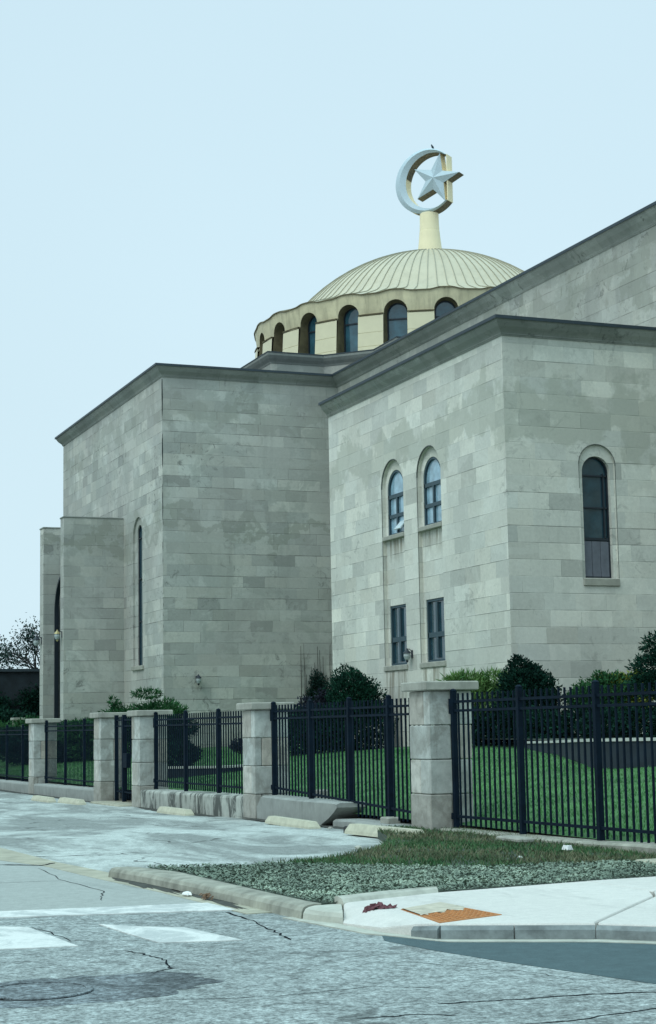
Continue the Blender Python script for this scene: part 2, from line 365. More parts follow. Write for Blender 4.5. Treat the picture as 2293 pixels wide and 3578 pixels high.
# ------------------------------------------------------------------ ground
gb = MB()
gy = [-800, -40, 0, 10, 22, 28, 33, 37, 45, 60, 120, 400, 1500]
gx = [-900, -50, 11, 60, 1200]
V = [(x, y, zg(y)-.03) for y in gy for x in gx]
gb.add(V, [(j*5+i, j*5+i+1, (j+1)*5+i+1, (j+1)*5+i) for j in range(len(gy)-1) for i in range(4)])
struct(gb, 'ground', M['earth'])
def sheet(name, poly, mat, dz, zf=zg, ny=1):
    """flat-ish sheet following the slope: polygon fan cut in strips of y"""
    m = MB(); poly = [tuple(p) for p in poly]
    n = len(poly); m.add([(x, y, zf(y)+dz) for x, y in poly]+[(x, y, zf(y)+dz-.03) for x, y in poly], [tuple(range(n))]+[(i, i+n, (i+1) % n+n, (i+1) % n) for i in range(n)])
    return struct(m, name, mat)
def strip(name, left, right, mat, dz):
    """sheet between two polylines x(y) sampled finely so it follows the slope"""
    m = MB(); ya, yb = left[0][1], left[-1][1]
    ys = sorted(set([ya, yb]+[p[1] for p in left+right if ya < p[1] < yb]+[p[0] for p in ZP if ya < p[0] < yb]))
    V = []
    for y in ys:
        V.append((np.interp(y, [p[1] for p in left], [p[0] for p in left]), y, zg(y)+dz))
        V.append((np.interp(y, [p[1] for p in right], [p[0] for p in right]), y, zg(y)+dz))
    n = len(V); V = V+[(x, y, z-.03) for x, y, z in V]
    F = [(2*i, 2*i+1, 2*i+3, 2*i+2) for i in range(len(ys)-1)]
    F += [(2*i+a, 2*i+a+n, 2*i+2+a+n, 2*i+2+a) for i in range(len(ys)-1) for a in (0, 1)]+[(0, n, n+1, 1), (n-2, 2*n-2, 2*n-1, n-1)]
    m.add(V, F)
    return struct(m, name, mat)
# main road in front, side street running away on the left, gutter, parking lot
m = MB(); m.add([(-60, -40, -.15), (60, -40, -.15), (60, 11.0, -.15), (6.1, 14.2, -.15), (5.5, 16.1, -.15), (5.3, 19.4, -.15), (-60, 19.4, -.15)], [(0, 1, 2, 3, 4, 5, 6)])
struct(m, 'road', M['road'])
strip('side_street', [(-60, 19.2), (-60, 20), (-60, 140)], [(5.25, 19.2), (5.2, 20), (4.6, 140)], M['side'], .004)
sheet('side_street', [(-14, 19.2), (-14, 19.17), (-6, 18.3), (3.2, 16.8), (5.34, 16.4), (5.25, 19.2)], M['side'], .004)
strip('gutter', [(5.32, 15.6), (5.2, 18.14), (5.01, 20.31), (4.87, 22.54), (4.55, 24), (4.2, 90)],
      [(5.64, 15.2), (5.45, 18.1), (5.4, 20.4), (5.18, 23), (5.09, 26.7), (4.6, 90)], M['gutter'], .008)
strip('parking_lot', [(5.35, 20.3), (5.15, 23), (5.07, 26.7), (4.55, 90)], [(11.6, 20.3), (11.6, 90)], M['lot'], .006)
sheet('asphalt_patch', [(5.66, 13.1), (5.75, 12.4), (5.93, 11.57), (6.33, 10.07), (8.0, 5.5), (10.0, 7.0), (7.6, 11.96), (7.22, 12.32), (6.3, 13.0), (5.95, 13.9)], M['newtar'], .004)
sheet('stop_line', [(-6, 18.6), (3.26, 17.06), (5.3, 16.76), (5.34, 15.98), (3.16, 16.5), (-6, 18.0)], M['paint'], .010)
sheet('crosswalk_stripe', [(1.5, 16.1), (3.01, 15.77), (3.23, 15.57), (3.32, 14.01), (2.7, 14.13), (1.2, 14.5)], M['paint'], .008)
sheet('crosswalk_stripe', [(3.86, 15.48), (4.15, 15.1), (4.47, 14.84), (4.64, 13.7), (3.97, 13.89), (3.9, 14.7)], M['paint'], .008)
def ribbon(name, pts, w, mat, z):
    m = MB(); V = []; n = len(pts); P = []
    for i in range(n-1):
        for k in range(7): P.append(np.array(pts[i])*(1-k/7)+np.array(pts[i+1])*k/7)
    P.append(np.array(pts[-1])); P = [p+RNG.normal(0, .013, 2) for p in P]
    for i, p in enumerate(P):
        d = P[min(i+1, len(P)-1)]-P[max(i-1, 0)]; d = d/np.linalg.norm(d); nrm = np.array([-d[1], d[0]])
        ww = w*(.5+RNG.random())*(.3 if i in (0, len(P)-1) else 1)
        V += [(*(p+nrm*ww/2), z), (*(p-nrm*ww/2), z)]
    m.add(V, [(2*i, 2*i+1, 2*i+3, 2*i+2) for i in range(len(P)-1)])
    return struct(m, name, mat)
for pts, w in (([(4.69, 10.03), (5.12, 9.96), (5.74, 9.91), (6.14, 9.79), (7.4, 9.5)], .045), ([(4.03, 9.75), (4.38, 9.74), (4.62, 9.58)], .035),
               ([(5.2, 15.91), (5.19, 15.08), (5.08, 14.12), (5.02, 13.56)], .04), ([(3.28, 15.62), (3.37, 14.42), (3.72, 14.22), (4.13, 14.07)], .02),
               ([(3.58, 13.6), (3.69, 13.24), (3.72, 12.87), (3.63, 12.4), (3.43, 12.26)], .03), ([(4.2, 9.2), (5.0, 9.1), (5.9, 9.25), (6.6, 9.0)], .03), ([(3.1, 11.0), (3.9, 10.8), (4.6, 10.9), (5.0, 10.6)], .015), ([(5.3, 11.9), (5.9, 10.9), (6.0, 10.4)], .012)):
    ribbon('road_crack', pts, w*.55, M['crack'], -.1475)
for pts, w, z in (([(4.1, 23.3), (4.5, 23.0), (4.87, 22.6), (5.1, 22.9)], .05, .0095), ([(3.0, 19.5), (3.9, 20.3), (4.6, 20.2)], .012, .006), ([(4.4, 17.6), (4.7, 18.6), (4.6, 20.4), (4.75, 22.2)], .012, .006)):
    ribbon('road_crack', pts, w, M['crack'], -.15+z)
# worn dark patch of older tar round the manhole
def blob(name, cx, cy, rx, ry, mat, z, n=60, amp=.16, seed=1):
    r = np.random.default_rng(seed); a = np.linspace(0, 2*np.pi, n, endpoint=False)
    k = 1+amp*(np.sin(3*a+r.random()*6)*.5+np.sin(7*a+r.random()*6)*.3+np.sin(17*a+r.random()*6)*.25+r.normal(0, .2, n))
    m = MB(); m.add([(cx+rx*k[i]*math.cos(a[i]), cy+ry*k[i]*math.sin(a[i]), z) for i in range(n)], [tuple(range(n))])
    return struct(m, name, mat)
M['oldtar'] = road('old_tar', (.075, .085, .09), .65, .9, .3, 24, 2.4)
blob('tar_patch', 2.55, 11.75, 1.25, .62, M['oldtar'], -.1485, seed=4)
M['dirt'] = plain('gutter_dirt_shade', (.05, .05, .042), .95, var=.5, sc=9)
blob('gutter_dirt_shade', 5.30, 19.3, .13, 1.3, M['dirt'], -.1385, seed=9, amp=.4)  # dark debris in the gutter, with the kerb's shade put into the same colour
blob('gutter_dirt_shade', 5.44, 17.2, .08, 1.1, M['dirt'], -.1385, seed=12, amp=.4)

mh = empty('manhole_cover', (2.5, 11.75, -.14)); tag(mh, 'round worn manhole cover set in dark tar in the road', 'manhole cover')
m = MB(); m.lathe([(.38, -.143), (.38, -.134), (.37, -.131), (.33, -.131), (.33, -.138)], (2.5, 11.75), 40); m.build('rim', M['oldtar'], mh)
m = MB(); m.lathe([(.325, -.142), (.325, -.136), (.27, -.1355), (.265, -.137), (.23, -.137), (.225, -.1355), (.17, -.1355), (.165, -.137), (.13, -.137), (.125, -.1355), (.05, -.1355)], (2.5, 11.75), 40); m.build('lid', M['oldtar'], mh)

# kerbs: rounded old kerb beside the gutter, flare and sidewalk
def kerb(name, inner, outer, zt, zb, mat, lip=.04):
    """raised strip between two polylines, outer edge rounded down to the road"""
    m = MB(); rings = []
    for (xi, yi), (xo, yo) in zip(inner, outer):
        i = np.array([xi, yi]); o = np.array([xo, yo]); d = (o-i); L = np.linalg.norm(d); d = d/L
        q = lambda s, z: (i[0]+d[0]*s, i[1]+d[1]*s, z)
        rings.append([q(0, zb-.05), q(0, zt-.006), q(L*.35, zt), q(L-.10, zt-.006), q(L-.05, zt-.02), q(L-.02, zt-.055), q(L, zb-.05)])
    m.loft(rings); return struct(m, name, mat)
kerb('kerb', [(5.50, 20.15), (5.72, 19.2), (5.76, 17.47), (5.79, 16.2), (5.82, 15.35), (5.86, 15.03)],
     [(5.18, 20.35), (5.33, 19.2), (5.44, 17.7), (5.54, 16.2), (5.58, 15.35), (5.60, 14.9)], -.02, -.15, M['kerb'])
kerb('kerb', [(5.865, 15.03), (5.97, 15.06), (6.06, 15.03)], [(5.61, 14.88), (5.70, 14.55), (5.80, 14.35)], -.035, -.15, M['kerb_pale'])
# sidewalk slabs (new concrete) with real joints
SW = [
 [(6.07, 14.95), (7.21, 15.36), (8.94, 15.62), (8.99, 15.62), (9.03, 14.42), (8.80, 14.0), (7.24, 12.42), (7.2, 12.345), (6.10, 12.95), (5.85, 13.6), (5.80, 14.2), (6.03, 14.9)],
 [(9.035, 15.64), (9.91, 15.70), (14, 15.6), (14, 14.69), (9.30, 14.40), (9.04, 14.385)],
 [(9.04, 14.36), (9.30, 14.38), (14, 14.67), (14, 6.2), (7.56, 11.98), (7.22, 12.32), (7.26, 12.40), (8.82, 13.98)]]
def ramp_z(x): return -.022-.116*(1-smooth((x-5.70)/.42))
lowc = [(5.78, 14.25), (5.85, 13.6), (6.10, 12.95), (7.2, 12.345), (7.24, 12.42), (8.80, 14.0), (9.02, 14.42)]
uppc = [(5.78, 14.30), (6.03, 14.9), (6.07, 14.95), (7.21, 15.36), (8.94, 15.62), (9.02, 15.62)]
xs1 = sorted(set(list(np.linspace(5.78, 9.02, 28))+[p[0] for p in lowc+uppc])); ra = []
for x in xs1:
    ya = np.interp(x, [p[0] for p in lowc], [p[1] for p in lowc]); yb = np.interp(x, [p[0] for p in uppc], [p[1] for p in uppc]); z = ramp_z(x)
    ra.append([(x, ya, -.2), (x, ya, z-.012), (x, ya+.012, z), (x, yb-.012, z), (x, yb, z-.012), (x, yb, -.2)])
m = MB(); m.loft(ra); struct(m, 'sidewalk', M['concrete'])
for p in SW[1:]:
    m = MB(); p2 = [(x, y) for x, y in p]
    c0 = np.mean(p2, axis=0)
    ins = [tuple(np.array(q)+(c0-np.array(q))/np.linalg.norm(c0-np.array(q))*.012) for q in p2]
    m.loft([[(x, y, -.20) for x, y in reversed(p2)], [(x, y, -.032) for x, y in reversed(p2)], [(x, y, -.022) for x, y in reversed(ins)]])
    struct(m, 'sidewalk', M['concrete'])
# kerb face of the corner in greyer concrete, set 3 mm proud under the slab edge
m = MB()
for a, b in (((5.99, 13.22), (6.10, 12.945)), ((6.10, 12.945), (6.62, 12.66)), ((6.63, 12.655), (7.195, 12.34)), ((7.21, 12.325), (7.555, 11.975)), ((7.565, 11.965), (14, 6.185))):
    a, b = np.array(a), np.array(b); d = (b-a)/np.linalg.norm(b-a); nn = np.array([d[1], -d[0]])
    nn = nn if nn[1] < 0 else -nn
    q = [a, b, b+nn*.05, a+nn*.05]; q2 = [a, b, b+nn*.02, a+nn*.02]
    qz = [ramp_z(a[0]), ramp_z(b[0]), ramp_z(b[0]), ramp_z(a[0])]
    m.loft([[(x, y, -.2) for x, y in q], [(x, y, z_-.045) for (x, y), z_ in zip(q, qz)], [(x, y, z_-.014) for (x, y), z_ in zip(q2, qz)]])
M['kerbface'] = plain('kerb_face_concrete', (.20, .225, .225), .9, var=.4, sc=6, bumpv=.4)
struct(m, 'kerb', M['kerbface'])
sheet('gutter', [(5.66, 15.1), (5.78, 14.3), (5.86, 13.6), (6.12, 12.88), (7.2, 12.27), (7.56, 11.9), (14, 6.1), (13.9, 5.9), (7.5, 11.75), (7.1, 12.15), (6.06, 12.75), (5.7, 13.6), (5.5, 15.1)], M['kerb_pale'], .010)
# low side kerb of the ramp between slab and planting
kerb('kerb', [(7.25, 15.50), (6.6, 15.34), (6.02, 15.10)], [(7.22, 15.35), (6.62, 15.14), (6.06, 14.94)], .03, -.03, M['kerb_pale'])
# corner island: base and the dry weeds / grey ground cover on it
isl = [(5.55, 20.0), (5.74, 19.2), (5.78, 17.47), (5.81, 16.2), (5.86, 15.06), (6.05, 15.08), (6.6, 15.36), (7.24, 15.52), (8.94, 15.66), (9.95, 15.74), (14, 15.7), (14, 19.8), (11.9, 20), (11.95, 25.3), (10.9, 25.6), (10.2, 23.4), (9.3, 21.6), (8.0, 20.2), (6.73, 19.6)]
m = MB(); m.add([(x, y, -.03) for x, y in isl]+[(x, y, -.2) for x, y in isl], [tuple(reversed(range(len(isl))))]+[(i, (i+1) % len(isl), (i+1) % len(isl)+len(isl), i+len(isl)) for i in range(len(isl))])
struct(m, 'planting_strip', M['mulchbase'])
m = MB(); m.cbox((10.75, 16.95, -.06), (14, 17.5, .0), .02); struct(m, 'path', M['gutter'])

# tactile ramp pad: rust coloured mat with truncated domes, upper half under dried mud
mt = empty('tactile_paving', (6.5, 13.7, -.02)); tag(mt, 'rust orange tactile pad half covered by dried mud on the pale sidewalk ramp', 'tactile paving')
A, B, C_, D_ = [np.array(p) for p in ((6.26, 14.11), (6.78, 14.43), (6.83, 13.27), (6.11, 12.99))]
def padp(s_, t_, dz): p = (A*(1-s_)+B*s_)*(1-t_)+(D_*(1-s_)+C_*s_)*t_; return (p[0], p[1], ramp_z(p[0])+dz)
m = MB(); G = 12; m.add([padp(a_/G, b_/G, .006) for b_ in range(G+1) for a_ in range(G+1)], [(b_*(G+1)+a_, (b_+1)*(G+1)+a_, (b_+1)*(G+1)+a_+1, b_*(G+1)+a_+1) for b_ in range(G) for a_ in range(G)])
bdy = [(a_/G, 0) for a_ in range(G)]+[(1, b_/G) for b_ in range(G)]+[(1-a_/G, 1) for a_ in range(G)]+[(0, 1-b_/G) for b_ in range(G)]; nb = len(bdy)
m.add([padp(a_, b_, .006) for a_, b_ in bdy]+[padp(a_, b_, -.01) for a_, b_ in bdy], [(i, (i+1) % nb, (i+1) % nb+nb, i+nb) for i in range(nb)])
for i in range(1, 12):
    for j in range(1, 16):
        s_, t_ = i/12, j/16; p = (A*(1-s_)+B*s_)*(1-t_)+(D_*(1-s_)+C_*s_)*t_
        zz_ = ramp_z(p[0]); m.lathe([(.016, zz_+.006), (.014, zz_+.012), (.009, zz_+.013)], p, 6)
m.build('pad', M['mat'], mt)
m = MB(); GM = 16; V = []
for b_ in range(GM+1):
    for a_ in range(GM+1):
        lim = .50+.05*math.sin(a_*1.1)+RNG.normal(0, .015); V.append(padp(.01+.98*a_/GM, .01+(lim-.01)*b_/GM, .016 if 0 < b_ < GM else .009))
m.add(V, [(b_*(GM+1)+a_, (b_+1)*(GM+1)+a_, (b_+1)*(GM+1)+a_+1, b_*(GM+1)+a_+1) for b_ in range(GM) for a_ in range(GM)]); m.build('mud_layer', M['matdirt'], mt)

# ------------------------------------------------------------------ lawn
xs = np.concatenate([np.linspace(11.83, 24, 40), [30, 45]]); ys_ = np.concatenate([[8], np.linspace(14, 80, 90), [90, 110]])
m = MB(); V = [(x, y, float(lawn_z(x, y))) for y in ys_ for x in xs]; k = len(xs)
m.add(V, [(j*k+i, j*k+i+1, (j+1)*k+i+1, (j+1)*k+i) for j in range(len(ys_)-1) for i in range(k-1)])
struct(m, 'lawn', M['lawn'])

def quads(name, P, L, W, T, mat, parent=None, origin=None, smoothn=False):
    """many small leaf blades: P base points, L length vectors, W half width vectors, pointed tips"""
    n = len(P); V = np.empty((n, 4, 3)); V[:, 0] = P-W; V[:, 1] = P+W; V[:, 2] = P+L*.6+W*.9+T; V[:, 3] = P+L
    me_f = [(4*i, 4*i+1, 4*i+2, 4*i+3) for i in range(n)]
    m = MB(); m.v = [V.reshape(-1, 3)]; m.f = me_f; m.n = 4*n
    return m.build(name, mat, parent, origin=origin)
def grass(name, pts, zf, hmin, hmax, w, mat, lean=.35):
    n = len(pts); P = np.column_stack([pts, zf(pts[:, 0], pts[:, 1])-.005])
    h = RNG.uniform(hmin, hmax, n); a = RNG.uniform(0, 2*np.pi, n)
    L = np.column_stack([np.cos(a)*h*lean*RNG.random(n), np.sin(a)*h*lean*RNG.random(n), h])
    b = RNG.uniform(0, 2*np.pi, n); W = np.column_stack([np.cos(b), np.sin(b), 0*b])*w
    return quads(name, P, L, W, 0, mat)
n = 90000
yy = 16+64*RNG.random(n)**1.6; xx = 11.9+RNG.random(n)*9.5
g = grass('grass', np.column_stack([xx, yy]), lawn_z, .025, .06, .008, M['grass']); tag(g, 'mown green lawn grass behind the iron fence', 'grass', kind='stuff')
def in_poly(px, py, poly):
    r = np.zeros(len(px), bool); j = len(poly)-1
    for i in range(len(poly)):
        xi, yi = poly[i]; xj, yj = poly[j]
        c = ((yi > py) != (yj > py)) & (px < (xj-xi)*(py-yi)/(yj-yi+1e-12)+xi); r ^= c; j = i
    return r
X = RNG.uniform(5.5, 12.0, 160000); Y = RNG.uniform(14.9, 25.8, 160000); ok = in_poly(X, Y, isl); X, Y = X[ok], Y[ok]
blk = (X > 10.72) & (Y > 16.9) & (Y < 17.55); X, Y = X[~blk], Y[~blk]
nzv = .5*np.sin(X*2.1+1)+.4*np.sin(Y*1.7+X*3.3)+.3*np.sin(X*5.7-Y*4.1)
bound = np.interp(X, [5.5, 6.4, 7.3, 7.9, 8.7, 10.3, 12], [21, 20.6, 19.3, 18.75, 17.8, 17.55, 17.6])+.12*nzv
far = Y > bound; soil = RNG.random(len(X)) < .12+.5*(np.sin(X*3.1+Y*1.3+2*np.sin(Y*2.2))*np.sin(Y*2.7-X+1.5*np.sin(X*4))>.3)*far; X, Y, far = X[~soil], Y[~soil], far[~soil]
g1 = np.column_stack([X[far], Y[far]])[:20000]; g2 = np.column_stack([X[~far], Y[~far]])[:42000]
flat = lambda x, y: np.full(len(x), -.03)
split = RNG.random(len(g1)) < .5+.35*np.sin(g1[:, 0]*1.9+g1[:, 1]*1.1)
o = grass('weeds', g1[split], flat, .02, .085, .007, M['weed'], 1.3); tag(o, 'dry brownish weeds on the corner by the stone pillar', 'weeds', kind='stuff')
M['rough'] = leafmat('rough_grass_blade', (.03, .10, .04), (.11, .20, .085), 1.2)
o = grass('rough_grass', g1[~split], flat, .02, .07, .007, M['rough'], 1.3); tag(o, 'rough green grass among dry weeds on the corner island', 'grass', kind='stuff')
# grey-green ground cover: flat-lying small leaves
n = len(g2); P = np.column_stack([g2, -.03+RNG.uniform(0, .035, n)]); a = RNG.uniform(0, 2*np.pi, n); l = RNG.uniform(.014, .038, n)
Lv = np.column_stack([np.cos(a)*l, np.sin(a)*l, RNG.uniform(-.2, .7, n)*l]); W = np.column_stack([-np.sin(a), np.cos(a), RNG.normal(0, .4, n)])*l[:, None]*.35
o = quads('ground_cover', P, Lv, W, 0, M['gcover']); tag(o, 'matted grey green ground cover between the kerb and the weeds', 'ground cover', kind='stuff')

# ------------------------------------------------------------------ building
bd = empty('domed_temple', (23.33, 58, .8)); tag(bd, 'grey limestone domed temple with arched windows, crescent and star on its cream dome', 'building')

def wall(mb, P, u0, u1, v0, v1, ops, du=.12):
    """flat wall in plane coordinates (u,v); ops = (uc, half width, bottom, spring, arched)"""
    ops = sorted(ops, key=lambda o: o[0]); cur = u0
    groups = []
    for o in ops:
        if groups and abs(groups[-1][0][0]-o[0]) < 1e-6: groups[-1].append(o)
        else: groups.append([o])
    for gset in groups:
        uc, hw = gset[0][0], max(o[1] for o in gset)
        if uc-hw > cur+1e-6: mb.add([P(cur, v0), P(uc-hw, v0), P(uc-hw, v1), P(cur, v1)], [(0, 1, 2, 3)])
        gs = sorted(gset, key=lambda o: o[2]); low = v0; N = 24
        for gi, (c, h, bt, sp, arc) in enumerate(gs):
            mb.add([P(uc-hw, low), P(uc+hw, low), P(uc+hw, bt), P(uc-hw, bt)], [(0, 1, 2, 3)])
            if h < hw-1e-6:
                for s_ in (-1, 1): mb.add([P(uc+s_*h, bt), P(uc+s_*hw, bt), P(uc+s_*hw, sp), P(uc+s_*h, sp)], [(0, 1, 2, 3)])
            nxt = gs[gi+1][2] if gi+1 < len(gs) else v1
            if arc:
                top = sp+hw+.001
                if h < hw-1e-6:
                    for s_ in (-1, 1): mb.add([P(uc+s_*h, sp), P(uc+s_*hw, sp), P(uc+s_*hw, top), P(uc+s_*h, top)], [(0, 1, 2, 3)])
                for k in range(N):
                    a0, a1 = math.pi*k/N, math.pi*(k+1)/N
                    p0 = (uc+h*math.cos(a0), sp+h*math.sin(a0)); p1 = (uc+h*math.cos(a1), sp+h*math.sin(a1))
                    mb.add([P(*p0), P(p0[0], top), P(p1[0], top), P(*p1)], [(0, 1, 2, 3)])
                low = top
            else: low = sp
        mb.add([P(uc-hw, low), P(uc+hw, low), P(uc+hw, v1), P(uc-hw, v1)], [(0, 1, 2, 3)])
        cur = uc+hw
    if u1 > cur+1e-6: mb.add([P(cur, v0), P(u1, v0), P(u1, v1), P(cur, v1)], [(0, 1, 2, 3)])
def contour(c, h, bt, sp, arc, N=24):
    pts = [(c-h, bt), (c+h, bt)]
    pts += [(c+h*math.cos(math.pi*k/N), sp+h*math.sin(math.pi*k/N)) for k in range(N+1)] if arc else [(c+h, sp), (c-h, sp)]
    return pts
def reveal(mb, P, P2, op):
    c = contour(*op); n = len(c); mb.add([P(*p) for p in c]+[P2(*p) for p in c], [(i, (i+1) % n, (i+1) % n+n, i+n) for i in range(n)])
def panel(mb, P, op): c = contour(*op); mb.add([P(*p) for p in c], [tuple(range(len(c)))])
def ringframe(mb, P, Pb, op, w):
    """frame of width w inside an opening with thickness from P to Pb"""
    a = contour(*op); c, h, bt, sp, arc = op; b = contour(c, h-w, bt+w, sp if arc else sp-w, arc); n = len(a)
    mb.add([P(*p) for p in a]+[P(*p) for p in b]+[Pb(*p) for p in b], [(i, (i+1) % n, (i+1) % n+n, i+n) for i in range(n)]+[(i+n, (i+1) % n+n, (i+1) % n+2*n, i+2*n) for i in range(n)])
def bar(mb, P, Pb, u0, u1, v0, v1):
    V = [P(u0, v0), P(u1, v0), P(u1, v1), P(u0, v1), Pb(u0, v0), Pb(u1, v0), Pb(u1, v1), Pb(u0, v1)]
    mb.add(V, [(0, 1, 2, 3), (0, 4, 5, 1), (1, 5, 6, 2), (2, 6, 7, 3), (3, 7, 4, 0)])
PX = lambda x: (lambda u, v: (x, u, v))       # wall facing -X, u = y
PY = lambda y: (lambda u, v: (u, y, v))       # wall facing -Y, u = x

BX, BY, BYE = 23.33, 44.22, 58.28            # the front block
# --- front block
W1, W2 = 52.52, 49.59
rec = [(W2, .90, 3.54, 9.72, True), (W1, .90, 3.54, 9.72, True)]
m = MB(); wall(m, PX(BX), BY, BYE, .3, 13.35, rec)
fr = (26.43, .62, 5.86, 9.33, True)
wall(m, PY(BY), BX, 29.5, .3, 13.35, [fr])
m.add([(BX, BYE, .3), (29.5, BYE, .3), (29.5, BYE, 13.35), (BX, BYE, 13.35)], [(0, 1, 2, 3)])
m.add([(BX, BY, 13.34), (29.5, BY, 13.34), (29.5, BYE, 13.34), (BX, BYE, 13.34)], [(0, 1, 2, 3)])
R1 = .13
for c, *_ in rec:
    op = (c, .90, 3.54, 9.72, True); reveal(m, PX(BX), PX(BX+R1), op)
    up = (c, .705, 8.05, 9.58, True); lo = (c, .72 if c == W2 else .72, 3.62, 5.66, False)
    # inner wall of the shallow recess: arched outline filled round the two openings
    N = 24; P_ = PX(BX+R1)
    m.add([P_(c-.9, 3.54), P_(c+.9, 3.54), P_(c+.9, 3.62), P_(c-.9, 3.62)], [(0, 1, 2, 3)])
    for s_ in (-1, 1):
        m.add([P_(c+s_*.72, 3.62), P_(c+s_*.9, 3.62), P_(c+s_*.9, 5.66), P_(c+s_*.72, 5.66)], [(0, 1, 2, 3)])
        m.add([P_(c+s_*.705, 8.05), P_(c+s_*.9, 8.05), P_(c+s_*.9, 9.58), P_(c+s_*.705, 9.58)], [(0, 1, 2, 3)])
    m.add([P_(c-.9, 5.66), P_(c+.9, 5.66), P_(c+.9, 8.05), P_(c-.9, 8.05)], [(0, 1, 2, 3)])
    for k in range(N):
        a0, a1 = math.pi*k/N, math.pi*(k+1)/N
        q = [(c+.705*math.cos(a), 9.58+.705*math.sin(a)) for a in (a0, a1)]+[(c+.9*math.cos(a), 9.72+.9*math.sin(a)) for a in (a1, a0)]
        m.add([P_(*p) for p in q], [(0, 1, 2, 3)])
    m.add([P_(c+.705, 9.58), P_(c+.9, 9.58), P_(c+.9, 9.72)], [(0, 1, 2)]); m.add([P_(c-.705, 9.58), P_(c-.9, 9.58), P_(c-.9, 9.72)], [(0, 1, 2)])
    reveal(m, P_, PX(BX+.42), up); reveal(m, P_, PX(BX+.42), lo)
reveal(m, PY(BY), PY(BY+.07), fr)
fo = (26.425, .485, 5.9, 9.12, True)
P_ = PY(BY+.07); c, ci = 26.43, 26.425
for s_ in (-1, 1): m.add([P_(ci+s_*.485, 5.86), P_(c+s_*.62, 5.86), P_(c+s_*.62, 9.33), P_(ci+s_*.485, 9.12)], [(0, 1, 2, 3)])
m.add([P_(ci-.485, 5.86), P_(ci+.485, 5.86), P_(ci+.485, 5.9), P_(ci-.485, 5.9)], [(0, 1, 2, 3)])
for k in range(24):
    a0, a1 = math.pi*k/24, math.pi*(k+1)/24
    q = [(ci+.485*math.cos(a), 9.12+.485*math.sin(a)) for a in (a0, a1)]+[(c+.62*math.cos(a), 9.33+.62*math.sin(a)) for a in (a1, a0)]
    m.add([P_(*p) for p in q], [(0, 1, 2, 3)])
reveal(m, P_, PY(BY+.34), fo)
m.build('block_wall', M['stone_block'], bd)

def window(label, P, Pd, Pg, op, glass, bars, frame=.09, extra=None, fm='frame', sill=None):
    """frame part of the building with glass pane and sill as sub-parts; P(u,v,depth)"""
    f = MB(); ringframe(f, Pd, Pg, op, frame)
    for b in bars: bar(f, Pd, Pg, *b)
    fo_ = f.build('window', M[fm], bd)
    if label: fo_['label'] = label
    g_ = MB(); panel(g_, Pg, op); g_.build('pane', M[glass], fo_)
    if sill:
        s_ = MB(); s_.cbox(*sill, .02); s_.build('sill', M['sill'], fo_)
    if extra: extra(fo_)
    return fo_
for c, name in ((W1, 'arched upper window with one sash tilted open'), (W2, None)):
    up = (c, .705, 8.05, 9.58, True)
    w = .07
    bars = [(c-.70, c+.70, 9.34, 9.47), (c-.70, c+.70, 8.66, 8.78), (c-.05, c+.05, 8.14, 8.66), (c-.05, c+.05, 8.78, 9.34)]
    def opened(fo_, c=c):
        if c == W1:      # lower sash hinged open and catching the light
            s_ = MB(); y0, y1 = c-.60, c-.10
            s_.loft([[(BX+.30, y0, 8.60), (BX+.30, y1, 8.60), (BX+.33, y1, 8.60), (BX+.33, y0, 8.60)], [(BX-.02, y0, 8.22), (BX-.02, y1, 8.22), (BX+.01, y1, 8.20), (BX+.01, y0, 8.20)]])
            s_.build('open_sash', M['sash'], fo_)
    window(name, None, PX(BX+.15), PX(BX+.22), up, 'glass_skytone', bars, .075, opened, sill=((BX-.04, c-.89, 7.90), (BX+.40, c+.89, 8.05)))
    lo = (c, .72, 3.62, 5.66, False)
    bars = [(c-.70, c+.70, 4.42, 4.58), (c-.07, c+.07, 4.58, 5.55), (c-.07, c+.07, 3.75, 4.42)]
    window(None, None, PX(BX+.16), PX(BX+.23), lo, 'glass', bars, .08, sill=((BX-.05, c-.97, 3.44), (BX+.40, c+.97, 3.62)))
def louvre(fo_):
    s_ = MB(); 
    for k in range(3): 
        x0 = 26.425-.44+k*.295; s_.cbox((x0, BY+.20, 5.95), (x0+.285, BY+.235, 7.02), .012)
    s_.build('lower_panel', M['mullion'], fo_)
window('tall arched window with panelled lower part', None, PY(BY+.20), PY(BY+.27), fo, 'glass', [(25.95, 26.90, 7.05, 7.13), (25.95, 26.90, 8.02, 8.07), (25.95, 26.90, 9.0, 9.05), (26.73, 26.76, 7.1, 9.1)], .045, louvre, 'darkframe',
       sill=((25.82, BY-.06, 5.65), (27.06, BY+.30, 5.88)))

for c in (W1, W2):  # thin dark tubes draw the shade line round each recess
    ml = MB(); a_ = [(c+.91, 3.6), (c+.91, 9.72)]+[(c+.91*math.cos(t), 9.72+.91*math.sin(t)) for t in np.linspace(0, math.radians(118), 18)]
    ml.tube([(BX-.002, u, v) for u, v in a_], [.013, .016]+[.026]*16+[.018, .01], 5); ml.build('recess_shadow_line', M['shadowline'], bd)
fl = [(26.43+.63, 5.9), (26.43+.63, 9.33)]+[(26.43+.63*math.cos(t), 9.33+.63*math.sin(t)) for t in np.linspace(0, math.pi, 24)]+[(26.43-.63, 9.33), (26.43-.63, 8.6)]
ml = MB(); ml.tube([(u, BY-.002, v) for u, v in fl], [.008, .010]+[.017]*24+[.01, .006], 5); ml.build('recess_shadow_line', M['shadowline'], bd)
